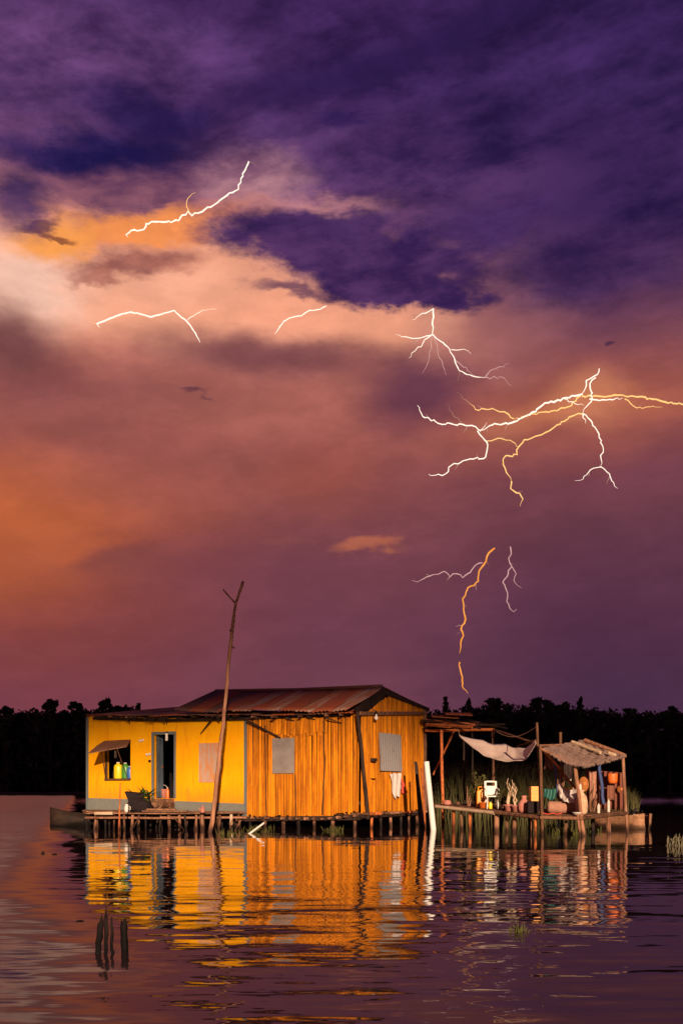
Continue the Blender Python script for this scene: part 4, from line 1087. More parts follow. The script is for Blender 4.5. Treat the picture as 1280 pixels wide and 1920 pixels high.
# ------------------------------------------------------------------ goods deck (right of the house)
gA, gB = P(820, 1508, 32.2), P(1014, 1529, 27.9)
gz0, gz1 = gA.z, gB.z
def deckz(x): return gz0 + (gz1 - gz0) * (x - gA.x) / (gB.x - gA.x)
deck = thing('goods_deck', 'board deck on posts under the awning, stacked with household goods', 'jetty', ((gA.x + gB.x) / 2, 30.5, 0))
dirf = Vector((gB.x - gA.x, gB.y - gA.y, 0)).normalized(); perp = Vector((-dirf.y, dirf.x, 0))
if perp.y < 0: perp = -perp
def G2(f, back, dz=0.0):
    p = Vector((gA.x, gA.y, 0)).lerp(Vector((gB.x, gB.y, 0)), f) + perp * back; p.z = gz0 + (gz1 - gz0) * f + dz; return p
for k in range(9):
    b0, b1 = k * .26 + .01, (k + 1) * .26 - .008; j = rnd.uniform(-.03, .03); dz = rnd.uniform(-.01, .006)
    MB().slab([G2(-.02 + j, b0, dz), G2(1.0 + j * .3, b0, dz), G2(1.0 + j * .3, b1, dz), G2(-.02 + j, b1, dz)], (0, 0, -.035)).build('board', 'deck', deck)
MB().tube(wobble(G2(.0, -.05, -.07), G2(.60, -.05, -.07), 6, .012), .052, 9).build('edge_bamboo', 'pale_bamboo', deck)
MB().tube(wobble(G2(.60, -.05, -.06), G2(1.0, -.05, -.06), 4, .012), .045, 9).build('edge_pole', 'timber', deck)
for f in (.08, .33, .6, .9):
    MB().beam(G2(f, .0, -.085), G2(f, 2.3, -.085), .07, .08).build('bearer', 'dark_timber', deck)
for (px, rd, mt, fw) in ((850, .05, 'red_pole', .06), (866, .04, 'timber', .3), (880, .05, 'red_pole', .06), (932, .07, 'pole', .0), (951, .045, 'timber', .5), (962, .06, 'timber', .3), (996, .035, 'pole', .15), (1005, .045, 'red_pole', .1)):
    f = (px - 820) / (1014 - 820.0); p = G2(f, fw); x = (px - CX) / F * p.y
    pile((x, p.y, 0), p.z - .06, rd, mt, .04, deck, 'post')
for f in (.1, .4, .7, .95):
    p = G2(f, 2.0); pile((p.x, p.y, 0), p.z - .06, .05, 'dark_timber', .05, deck, 'post')

def on_deck(px, back_y):
    x = (px - CX) / F * back_y
    # which fraction along the deck
    v = Vector((x - gA.x, back_y - gA.y, 0)); f = v.dot(dirf) / (Vector((gB.x - gA.x, gB.y - gA.y, 0)).length)
    return Vector((x, back_y, gz0 + (gz1 - gz0) * f + .008))

# white plastic chair
c = on_deck(922, 30.35)
ch = thing('plastic_chair', 'white plastic chair with a slotted back on the goods deck', 'chair', c)
def chp(x, y, z): return c + Vector((x, y, z))
for sx in (-.17, .15):
    MB().tube([chp(sx, -.18, 0), chp(sx * .92, -.16, .34)], [.018, .022], 7).build('leg', 'white', ch)
    MB().tube([chp(sx, .2, 0), chp(sx * .92, .17, .34)], [.018, .022], 7).build('leg', 'white', ch)
    MB().tube([chp(sx * 1.12, .16, .58), chp(sx * 1.2, -.08, .56), chp(sx * 1.15, -.17, .50), chp(sx * 1.0, -.17, .34)], .017, 6).build('armrest', 'white', ch)
MB().box(chp(-.01, 0, .36), .38, .40, .035).build('seat', 'white', ch)
bkm = MB()
for (x0, x1, z0, z1) in ((-.19, -.135, .38, .80), (.115, .17, .38, .80), (-.134, .114, .765, .81), (-.134, .114, .40, .66), ):
    a = bkm; y_ = lambda z: .17 + (z - .36) * .22
    a.hexa([chp(x0, y_(z0), z0), chp(x1, y_(z0), z0), chp(x1, y_(z0) + .025, z0), chp(x0, y_(z0) + .025, z0), chp(x0, y_(z1), z1), chp(x1, y_(z1), z1), chp(x1, y_(z1) + .025, z1), chp(x0, y_(z1) + .025, z1)])
bkm.build('backrest', 'white', ch)

def jerrycan(pt, w_, h_, dp, mat, label, rz=0.0):
    pt = Vector(pt); root = thing('jerrycan', label, 'jerrycan', pt); m_ = Matrix.Rotation(rz, 3, 'Z')
    prof = [(-.5, 0), (.5, 0), (.5, .74), (.32, .92), (.02, .92), (-.12, .86), (-.5, .80)]
    mb = MB(); mb.slab([pt + m_ @ Vector((a * w_, -dp / 2, b * h_)) for a, b in prof], m_ @ Vector((0, dp, 0)))
    o = mb.build('body', mat, root)
    bv = o.modifiers.new('bevel', 'BEVEL'); bv.width = .03; bv.segments = 3
    MB().tube([pt + m_ @ Vector((a * w_, 0, b * h_)) for a, b in ((-.36, .80), (-.34, .95), (-.1, .99), (.0, .90))], .022, 7).build('handle', mat, root)
    MB().lathe(pt + m_ @ Vector((.17 * w_, 0, .91 * h_)), [(.045, 0), (.045, .05), (.02, .06)], 10).build('cap', 'orange_plastic', root)
    return root
jerrycan(on_deck(904, 30.9), .36, .62, .24, 'yellow_plastic', 'yellow jerrycan standing behind the white plastic chair')
q = on_deck(906, 30.45)
bs = thing('plastic_tub', 'orange red tub at the foot of the yellow jerrycan', 'tub', q)
MB().lathe(q, [(.11, 0), (.15, .17), (.165, .175), (.14, .165), (.10, .03)], 16).build('bowl', 'orange_plastic', bs, True)
q = on_deck(919, 30.25)
canister(q, .10, .20, 'bright_yellow', 'white', 'small yellow bottle under the seat of the white chair', 'plastic_bottle', 'bottle')

def dry_bush(pt, h_, n, spread, label, mat, seed, twist=.1, rad=.014, pot_mat=None, leafy=True):
    pt = Vector(pt); r = random.Random(seed)
    root = thing('potted_shrub', label, 'plant', pt)
    z0 = 0.0
    if pot_mat:
        MB().lathe(pt, [(.09, 0), (.12, .14), (.14, .15), (.14, .19), (.11, .18)], 14).build('pot', pot_mat, root, True); z0 = .15
    lf = MB()
    for k in range(n):
        a = r.uniform(0, 6.28); s_ = r.uniform(.2, 1) * spread; hh = h_ * r.uniform(.6, 1)
        e = pt + Vector((math.cos(a) * s_, math.sin(a) * s_ * .7, z0 + hh)); b0 = pt + Vector((r.uniform(-.03, .03), r.uniform(-.03, .03), z0 - .03))
        pts_ = wobble(b0, e, 6, twist * .5, r)
        MB().tube(pts_, [rad * (1.15 - i / 7) for i in range(7)], 6).build('stem', mat, root)
        if leafy:
            for i in range(2, 7):
                for _ in range(3):
                    leaves(lf, pts_[i], .07, .07, .09, 2, .05, r)
    if leafy: lf.build('leaves', 'leaf_olive', root, fix=False)
    return root
dry_bush(on_deck(890, 31.2), 1.0, 9, .30, 'tall dry leafy shrub behind the yellow jerrycan', 'timber', 1, .05)
dry_bush(on_deck(943, 30.1), .62, 7, .24, 'low dry leafy shrub beside the white chair', 'timber', 2, .05)
dry_bush(on_deck(953, 29.35), .85, 3, .16, 'crooked bare branches in a pink pot close to the white chair', 'pale_bamboo', 3, .12, .026, 'pink', False)
dry_bush(on_deck(967, 29.1), .72, 4, .16, 'crooked bare branches in a pink pot beside the pink sack', 'pale_bamboo', 4, .10, .022, 'pink', False)
q = on_deck(982, 28.85)
mb = MB(); mb.lathe(q, [(.10, 0), (.15, .08), (.15, .22), (.10, .32), (.05, .38), (.07, .46), (.03, .47)], 14, 1.1, .8)
for v in mb.v: v += Vector((.012 * math.sin(v.z * 40), .0, .0))
single(mb, 'cloth_sack', 'pink', 'tied pink sack standing beside the black box', 'sack', smooth=True)
q = on_deck(998, 28.45)
bxr = thing('black_box', 'black plastic box with rounded corners in front of the yellow board', 'box', q)
o = MB().box(q + Vector((0, 0, .16)), .32, .24, .31).build('body', 'black_plastic', bxr); bv = o.modifiers.new('bevel', 'BEVEL'); bv.width = .04; bv.segments = 3
MB().box(q + Vector((0, -.01, .325)), .30, .24, .03).build('lid', 'black_plastic', bxr)
q = on_deck(1003, 28.95)
ybd = thing('yellow_crate', 'tall yellow plastic crate standing on end behind the black box', 'crate', q)
o = MB().box(q + Vector((0, 0, .36)), .34, .22, .72).build('body', 'yellow_plastic', ybd)
for k in range(6): MB().box(q + Vector((0, -.116, .08 + k * .115)), .30, .015, .06).build('rib', 'yellow_plastic', ybd)

# ------------------------------------------------------------------ matted-roof shelter
A_, B_, C_, D_ = (P(1014, 1529, 27.9), P(1090, 1530, 27.2), P(1172, 1518, 29.6), P(1098, 1512, 31.4))
A_.z = .53; B_.z = .52; C_.z = .60; D_.z = .62
shel = thing('mat_roofed_shelter', 'low open shelter with a sagging pinkish grey mat roof at the end of the deck', 'shelter', ((A_.x + C_.x) / 2, (A_.y + C_.y) / 2, 0))
def Q(u, v, dz=0.0):   # u from A->B / D->C ; v towards the back
    p = A_.lerp(B_, u).lerp(D_.lerp(C_, u), v); p.z += dz; return p
for k in range(10):
    v0, v1 = k / 10 + .005, (k + 1) / 10 - .005; dz = rnd.uniform(-.01, .005)
    MB().slab([Q(-.0, v0, dz), Q(1.02, v0, dz), Q(1.02, v1, dz), Q(-.0, v1, dz)], (0, 0, -.04)).build('board', 'deck', shel)
MB().tube(wobble(Q(0.02, -.03, -.07), Q(1.05, -.02, -.07), 4, .012), .045, 8).build('edge_pole', 'pole', shel)
MB().tube(wobble(Q(1.02, -.02, -.07), Q(1.02, 1.02, -.07), 4, .012), .05, 8).build('edge_pole', 'timber', shel)
def spost(px0, py0, px1, py1, y0, y1, rd, mt, down=True, name='post'):
    b = P(px0, py0, y0); a = P(px1, py1, y1)
    if down: b = b + (b - a) * ((b.z + .5) / max(.2, (a.z - b.z)))
    MB().tube(wobble(b, a, 5, .012), rd, 8).build(name, mt, shel)
spost(1014, 1558, 1006, 1355, 27.8, 28.2, .034, 'timber')
spost(1016, 1556, 1012, 1396, 27.75, 27.9, .042, 'timber')
spost(1094, 1562, 1077, 1434, 27.1, 27.6, .048, 'pole')
spost(1086, 1560, 1082, 1525, 27.2, 27.2, .035, 'pole')
spost(1175, 1562, 1167, 1418, 29.5, 29.7, .045, 'pole')
spost(1141, 1560, 1139, 1524, 28.6, 28.6, .06, 'pole')
spost(1052, 1500, 1050, 1373, 31.0, 31.2, .04, 'timber')
spost(1046, 1498, 1038, 1418, 29.2, 29.4, .04, 'blue_pole', False)
spost(1131, 1508, 1122, 1432, 28.6, 28.7, .045, 'blue_pole', False)
spost(1046, 1556, 1046, 1528, 28.6, 28.6, .035, 'blue_pole', True)
spost(1060, 1555, 1062, 1528, 27.8, 27.8, .04, 'timber', True)
spost(1112, 1552, 1112, 1526, 29.2, 29.2, .05, 'dark_timber', True)
MB().tube(wobble(P(1046, 1440, 28.9), P(1078, 1478, 27.7), 3, .01), .035, 7).build('brace', 'red_pole', shel)
MB().tube(wobble(P(1020, 1410, 28.1), P(1050, 1442, 28.8), 3, .01), .035, 7).build('brace', 'red_pole', shel)
for (x0, y0, d0, x1, y1, d1) in ((1012, 1403, 27.9, 1080, 1436, 27.5), (1080, 1436, 27.5, 1172, 1418, 29.7), (1014, 1398, 28.2, 1105, 1395, 31.3), (1105, 1398, 31.2, 1170, 1418, 29.7)):
    MB().tube(wobble(P(x0, y0, d0), P(x1, y1, d1), 4, .012), .035, 7).build('roof_pole', 'pole', shel)
ra, rb, rc, rd_ = P(1018, 1403, 27.9), P(1094, 1436, 27.15), P(1171, 1417, 29.6), P(1100, 1388, 31.6)
r7 = random.Random(9)
NT_ = 9
for k in range(NT_):
    u0, u1 = k / NT_, (k + 1) / NT_ + .03
    def tf(u, v, u0=u0, u1=u1, k=k):
        uu = u0 + (u1 - u0) * v
        p = ra.lerp(rb, u).lerp(rd_.lerp(rc, u), uu)
        p.z += -.10 * math.sin(math.pi * u) * (1 - .4 * uu) + .02 * math.sin(u * 30 + k * 2) + .03 * (1 - v) * 0 + .018 * math.sin(u * 61 + v * 9) + .012 * k / NT_ + .02 * (1 - v)
        return p
    MB().grid(tf, 40, 3, (0, 0, -.045)).build('roof_mat', 'thatch', shel)
fr_ = MB()
for _ in range(260):
    e = r7.random(); s_ = r7.random()
    p = (ra.lerp(rb, s_) if e < .45 else rb.lerp(rc, s_)) + Vector((0, 0, -.10 * math.sin(math.pi * s_) * (1 if e < .45 else .3) + .0)); l_ = r7.uniform(.02, .08)
    o_ = Vector((r7.uniform(-.04, .04), r7.uniform(-.05, .02), -l_)); e_ = Vector((.008, .004, 0))
    fr_.add([p - e_, p + e_, p + o_], [(0, 1, 2)])
fr_.build('mat_fringe', 'thatch', shel, fix=False)['kind'] = 'stuff'
MB().tube(wobble(P(1072, 1391, 30.2), P(1125, 1411, 29.2), 4, .012), .05, 8).build('roof_weight_pole', 'pale_bamboo', shel)
MB().tube(wobble(P(1096, 1388, 31.0), P(1168, 1416, 29.8), 4, .012), .06, 8).build('roof_weight_pole', 'pole', shel)
MB().tube(wobble(P(1138, 1411, 29.2), P(1152, 1416, 29.3), 2, .008), .055, 8).build('roof_weight_pole', 'pale_bamboo', shel)
# dark hanging mats closing the back
mb = MB(); mb.grid(lambda u, v: Q(.04 + .93 * u, .97, .02 + (1.15 - .1 * u) * v) + Vector((.03 * math.sin(u * 45), .04 * math.sin(u * 45 + 1), 0)), 60, 6, (0, .015, 0)); mb.build('back_mat', 'brown_cloth', shel, True)

def on_shel(u, v): return Q(u, v, .008)
# goods in the shelter
q = on_shel(.28, .22)
m_ = MB(); m_.lathe(q + Vector((-.42, 0, .17)), [(.02, 0), (.15, .01), (.17, .05), (.17, .80), (.15, .85), (.02, .86)], 14, .95, 1.0, axis=(1, -.1, -.03))
single(m_, 'rolled_mattress', 'mat_cloth', 'rolled faded pink mattress at the front of the shelter', 'mattress', smooth=True)
q = on_shel(.35, .05); mb = MB(); mb.grid(lambda u, v: q + Vector((-.45 + .55 * u, -.06 + .10 * v, .03 + .015 * math.sin(u * 14))), 14, 3, (0, 0, -.02)); single(mb, 'folded_blanket', 'red_cloth', 'thin folded red blanket in front of the rolled mattress', 'blanket')
q = on_shel(.15, .55)
cr = thing('yellow_crate', 'low yellow crate with dark holes behind the teal tub in the shelter', 'crate', q + Vector((0, 0, 0)))
zc = .30
MB().box(q + Vector((0, 0, zc / 2)), .42, .3, zc).build('lower_box', 'teal', cr)
for (dx_, dz_, sx_2, sz_) in ((0, zc + .03, .42, .055), (0, zc + .33, .42, .055), (-.19, zc + .18, .045, .245), (.19, zc + .18, .045, .245), (0, zc + .18, .05, .245)):
    MB().box(q + Vector((dx_, -.01, dz_)), sx_2, .28, sz_).build('slat', 'yellow_plastic', cr)
cr['label'] = 'yellow slatted crate stacked on a teal box behind the rolled mattress'
# draped white sheet
mb = MB(); tp = [P(1046, 1462, 28.8), P(1056, 1480, 28.5), P(1070, 1482, 28.2), P(1090, 1468, 28.0)]; bt = [P(1046, 1492, 28.5), P(1058, 1502, 28.1), P(1072, 1506, 27.9), P(1086, 1502, 27.8)]
def dr(u, v):
    i = u * 3; k = min(2, int(i)); f = i - k
    return tp[k].lerp(tp[k + 1], f).lerp(bt[k].lerp(bt[k + 1], f), v) + Vector((.02 * math.sin(v * 9 + u * 5), .04 * math.sin(u * 19 + v * 4), .015 * math.sin(u * 31)))
mb.grid(dr, 26, 12, (0, .012, 0)); single(mb, 'draped_sheet', 'white_cloth', 'white sheet slung in folds between the blue post and the red post', 'sheet', smooth=True)
q = on_shel(.86, .12)
mb = MB(); mb.lathe(q, [(.09, 0), (.16, .06), (.15, .2), (.17, .34), (.11, .48), (.06, .58), (.09, .64), (.03, .65)], 16, 1.0, .8)
for v in mb.v: v += Vector((.02 * math.sin(v.z * 22 + v.y * 30), 0, 0))
single(mb, 'patterned_bundle', mat_plain('mottled_bundle_cloth', (0.52, 0.30, 0.18), .9, .6, 9.0, .4), 'mottled cloth bundle leaning on the red shelter post', 'bundle', smooth=True)
q = on_shel(.88, .0) + Vector((0, -.02, .0)); mb = MB(); mb.lathe(q, [(.06, 0), (.13, .07), (.14, .08), (.12, .07), (.05, .02)], 16); single(mb, 'enamel_bowl', 'white', 'white enamel bowl at the foot of the red shelter post', 'bowl', smooth=True)
def disc(px, py, y, rx, rz, label, mat, name, cat):
    c_ = P(px, py, y); mb = MB(); mb.lathe(c_, [(.02, .09), (.35 * rx, .085), (.42 * rx, .04), (rx, .0), (rx * 1.02, -.012), (.4 * rx, .015), (.02, .03)], 18, 1.0, rz / rx, axis=(0, -1, .15)); return single(mb, name, mat, label, cat, smooth=True)
disc(1094, 1470, 28.3, .13, .20, 'orange straw hat hanging behind the red shelter post', 'orange_weave', 'straw_hat', 'hat')
disc(1163, 1480, 29.7, .10, .11, 'small orange straw hat hanging low at the outer shelter post', 'orange_weave', 'straw_hat', 'hat')
c_ = P(1148, 1459, 29.9); mb = MB(); mb.lathe(c_ + Vector((0, 0, -.15)), [(.11, 0), (.14, .08), (.15, .24), (.155, .28), (.13, .27), (.10, .05)], 16, 1.0, .8)
single(mb, 'hanging_basket', 'orange_plastic', 'orange red basket hanging above the pale bottles in the shelter', 'basket', smooth=True)
c_ = P(1147, 1487, 29.95); mb = MB(); mb.grid(lambda u, v: c_ + Vector((-.14 + .28 * u, .03 * math.sin(u * 16), -.2 + .42 * v)), 12, 5, (0, .012, 0)); single(mb, 'brown_cloth', mat_plain('rust_brown_cloth', (0.20, 0.07, 0.04), .9, .4, 9.0), 'rust brown cloth hanging below the orange red basket', 'cloth', smooth=True)
for (u, v, h_, lab) in ((1.0 - .04, .40, .26, 'short pale bottle at the foot of the blue post on the shelter edge'), (.97, .62, .36, 'tall pale bottle between the blue post and the outer post')):
    canister(on_shel(u, v), .075, h_, 'cloth', 'pale_bamboo', lab, 'plastic_bottle', 'bottle')

def bunch(pt, n, h_, spread, label, mat, seed):
    r = random.Random(seed); root = thing('stick_bundle', label, 'sticks', pt)
    for k in range(n):
        a = Vector(pt) + Vector((r.uniform(-.06, .06), r.uniform(-.06, .06), 0)); b = a + Vector((r.uniform(-spread, spread), r.uniform(-.1, .1), h_ * r.uniform(.7, 1)))
        MB().tube(wobble(a, b, 3, .012, r), [.018, .016, .014, .01], 6).build('stick', mat, root)
bunch(on_shel(.10, .30), 5, 1.25, .22, 'bundle of long sticks leaning inside the shelter near the awning post', 'pole', 61)
bunch(on_shel(.62, .55), 4, .9, .2, 'short sticks standing in the shade under the middle of the mat roof', 'timber', 62)
def hung(px0, px1, py0, py1, y, mat, label, name='hanging_cloth', cat='cloth', seed=0):
    r = random.Random(seed); k = r.uniform(10, 20); ph = r.uniform(0, 6)
    mb = MB(); mb.grid(lambda u, v: P(px0 + (px1 - px0) * u + 1.2 * math.sin(v * 5 + ph) * v, py0 + (py1 - py0) * v * (1 - .12 * math.sin(u * 7 + ph)) + 1.5 * math.sin(u * 3.1), y) + Vector((0, .035 * math.sin(u * k + ph + v), 0)), 16, 8, (0, .012, 0))
    return single(mb, name, mat, label, cat, smooth=True)
hung(1020, 1036, 1412, 1440, 28.6, 'brown_cloth', 'brown cloth hanging under the shelter eave beside the dark post', seed=1)
hung(1056, 1072, 1432, 1462, 28.9, 'white_cloth', 'pale shirt hanging above the draped white sheet', 'hanging_shirt', 'laundry', 2)
hung(1102, 1117, 1446, 1500, 29.6, 'mat_cloth', 'faded pink cloth hanging behind the orange straw hat', seed=3)
hung(1020, 1043, 1478, 1497, 28.35, 'teal', 'teal cloth draped in front of the slatted crate', seed=4)
for (px, yv, w_, h_, mt, lab) in ((838, 31.7, .16, .15, 'pink', 'small clay pot on the empty house-side end of the goods deck'), (858, 31.9, .10, .10, 'timber', 'tiny wooden bowl beside the clay pot on the goods deck')):
    q = on_deck(px, yv); mb = MB(); mb.lathe(q, [(w_ * .5, 0), (w_ * .8, h_ * .3), (w_ * .75, h_ * .7), (w_ * .5, h_ * .85), (w_ * .6, h_), (w_ * .45, h_ * .95)], 14)
    single(mb, 'clay_pot' if mt == 'pink' else 'wooden_bowl', mt, lab, 'pot' if mt == 'pink' else 'bowl', smooth=True)
bunch(on_deck(879, 31.4), 4, .7, .18, 'few bare sticks propped behind the leafy shrub on the deck', 'pole', 63)
# lines: from the shelter to the pergola and a mooring rope
mb = MB(); a_, b_ = P(1006, 1362, 28.2), P(926, 1369, 34.5); mb.tube([a_.lerp(b_, k / 10) + Vector((0, 0, -.25 * math.sin(math.pi * k / 10))) for k in range(11)], .009, 5)
single(mb, 'clothes_line', 'pale_bamboo', 'slack rope strung from the awning post back to the pergola', 'rope')

# ------------------------------------------------------------------ canoes
def canoe(a, b, beam, height, mat, label, inner='dark_timber', blunt=False, sheer=.16):
    a, b = Vector(a), Vector(b); L = (b - a).length; ex = (b - a).normalized(); ey = Vector((-ex.y, ex.x, 0)); 
    root = thing('dugout_canoe', label, 'canoe', (a + b) / 2)
    n = 22; rows = []
    for i in range(n + 1):
        s_ = i / n; w_ = beam / 2 * (1 - abs(2 * s_ - 1) ** (4.5 if blunt else 2.6)) ** .6 + (.12 if blunt else .03)
        sh = sheer * abs(2 * s_ - 1) ** 2.4
        c_ = a + ex * L * s_
        ring = []
        for u, h_ in ((-1, 1), (-.92, .45), (-.6, .04), (0, -.12), (.6, .04), (.92, .45), (1, 1)):
            ring.append(c_ + ey * (w_ * u) + Vector((0, 0, -.10 + (height + .10 + sh) * h_)))
        for u, h_ in ((.86, 1), (.78, .5), (.5, .12), (0, 0), (-.5, .12), (-.78, .5), (-.86, 1)):
            ring.append(c_ + ey * (w_ * u) + Vector((0, 0, -.05 + (height + .05 + sh) * h_)))
        rows.append(ring)
    mb = MB(); k = 14; vs = [p for r_ in rows for p in r_]; fs = []
    for i in range(n):
        for j in range(k):
            fs.append((i * k + j, i * k + (j + 1) % k, (i + 1) * k + (j + 1) % k, (i + 1) * k + j))
    fs += [tuple(range(k))[::-1], tuple(range(n * k, n * k + k))]
    mb.add(vs, fs); mb.build('hull', mat, root, True)
    for f in (.3, .7):
        c_ = a + ex * L * f; MB().beam(c_ - ey * beam * .42 + Vector((0, 0, height * .8)), c_ + ey * beam * .42 + Vector((0, 0, height * .8)), .18, .03).build('thwart', inner, root)
    return root
canoe(Vector(((94 - CX) / F * 33.4, 33.4, 0)), Vector(((94 - CX) / F * 33.4 + 3.6, 34.3, 0)), .8, .40, 'hull', 'dark brown dugout canoe moored beside the yellow corner', sheer=.24)
canoe(Vector((P(1212, 1, 31.5).x, 31.5, 0)), Vector((P(1120, 1, 33.2).x, 33.2, 0)), .75, .38, 'hull_pale', 'worn brown canoe with a blunt end moored behind the shelter', blunt=True, sheer=.10)
q = P(1192, 1512, 31.9); q.z = .36
mb = MB(); r8 = random.Random(8); leaves(mb, q + Vector((0, 0, .12)), .26, .2, .16, 70, .07, r8)
o = MB(); o.lathe(q + Vector((0, 0, -.24)), [(.18, 0), (.22, .14), (.16, .28), (.06, .34)], 12, 1.0, .8)
nt = thing('fishing_net', 'dark heaped fishing net lying in the brown canoe', 'net', q + Vector((0, 0, -.24)))
o.build('heap', 'black_plastic', nt, True); mb.build('mesh_folds', 'black_plastic', nt, fix=False)
q2 = P(1188, 1516, 31.5); q2.z = .30; mb = MB(); mb.lathe(q2, [(.04, 0), (.06, .05), (.05, .12), (.02, .16)], 10); single(mb, 'net_float', 'white', 'white net float at the edge of the dark net in the canoe', 'float', smooth=True)

# ------------------------------------------------------------------ foreground stakes
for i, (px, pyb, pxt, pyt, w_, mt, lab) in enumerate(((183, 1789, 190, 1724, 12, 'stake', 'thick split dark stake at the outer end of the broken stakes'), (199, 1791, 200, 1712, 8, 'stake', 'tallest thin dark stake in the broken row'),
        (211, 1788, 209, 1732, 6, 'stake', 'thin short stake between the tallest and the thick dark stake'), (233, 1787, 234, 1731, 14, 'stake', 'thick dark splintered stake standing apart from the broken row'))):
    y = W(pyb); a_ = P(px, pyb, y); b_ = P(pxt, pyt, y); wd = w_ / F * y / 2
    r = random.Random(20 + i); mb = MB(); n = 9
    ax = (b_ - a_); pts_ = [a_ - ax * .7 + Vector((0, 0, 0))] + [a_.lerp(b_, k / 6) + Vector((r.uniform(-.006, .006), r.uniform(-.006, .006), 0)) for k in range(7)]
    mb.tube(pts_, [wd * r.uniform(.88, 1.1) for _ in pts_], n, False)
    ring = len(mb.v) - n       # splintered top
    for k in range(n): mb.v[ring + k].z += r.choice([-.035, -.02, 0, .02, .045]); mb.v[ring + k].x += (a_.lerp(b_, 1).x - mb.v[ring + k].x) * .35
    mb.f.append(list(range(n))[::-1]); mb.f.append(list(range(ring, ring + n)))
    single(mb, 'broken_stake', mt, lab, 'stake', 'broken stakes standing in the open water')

# ------------------------------------------------------------------ weeds and flotsam
def weed(px, py, rx, h_, n, mat, label, seed, name='water_weed'):
    y = W(py); c_ = P(px, py, y); r = random.Random(seed); mb = MB()
    for _ in range(n):
        a = r.uniform(0, 6.28); s_ = r.uniform(0, rx); b = c_ + Vector((math.cos(a) * s_, math.sin(a) * s_ * .5, -.03))
        dv = Vector((r.gauss(0, .22), r.gauss(0, .2), 1)).normalized() * h_ * r.uniform(.4, 1)
        e = dv.cross(Vector((0, 1, .1))).normalized() * h_ * .035
        m2 = b + dv * .55
        mb.add([b - e * .4, b + e * .4, m2 + e, m2 - e, b + dv + Vector((dv.x * .3, 0, -h_ * .1))], [(0, 1, 2, 3), (3, 2, 4)])
    o = single(mb, name, mat, label, 'plant')
weed(972, 1748, .07, .14, 46, 'leaf_olive', 'little green water plant floating in the shelter reflection', 31)
weed(1266, 1586, .24, .36, 40, 'leaf_pale', 'pale weed clump standing in the open water beyond the canoe', 32)
weed(432, 1566, .35, .26, 34, 'leaf_olive', 'ragged weeds at the foot of the posts under the yellow corner', 33)
weed(485, 1560, .45, .30, 40, 'leaf_olive', 'weeds around the slanting white stick under the bamboo wall', 34)
weed(625, 1558, .35, .26, 34, 'leaf_olive', 'weeds among the stilts under the middle of the bamboo wall', 35)
weed(1062, 1564, .42, .30, 110, 'leaf_olive', 'thick weeds growing under the front of the shelter', 36)
weed(1035, 1556, .3, .3, 40, 'leaf_green', 'darker weeds at the shelter post under the rolled mattress', 37)
weed(1110, 1560, .3, .3, 34, 'leaf_green', 'dark weeds under the shelter behind the red post', 38)
def flot(px, py, w_, h_, label, seed):
    y = W(py); c_ = P(px, py, y); s_ = w_ / F * y; r = random.Random(seed); mb = MB()
    mb.lathe(c_ + Vector((0, 0, -.02)), [(s_ * .2, 0), (s_ * .5, .02), (s_ * .4, .02 + h_ / F * y * .6), (s_ * .12, .02 + h_ / F * y)], 9, 1.0, .6)
    for v in mb.v: v += Vector((r.uniform(-1, 1), r.uniform(-1, 1), r.uniform(-.3, .3))) * s_ * .08
    single(mb, 'driftwood', 'dark_timber', label, 'driftwood', 'scraps of driftwood')
flot(81, 1602, 7, 6, 'small upright scrap of driftwood off the canoe', 41)
flot(103, 1603, 11, 3, 'small flat scrap of driftwood off the canoe', 42)
flot(150, 1728, 16, 3, 'flat driftwood beside the broken stakes', 43)

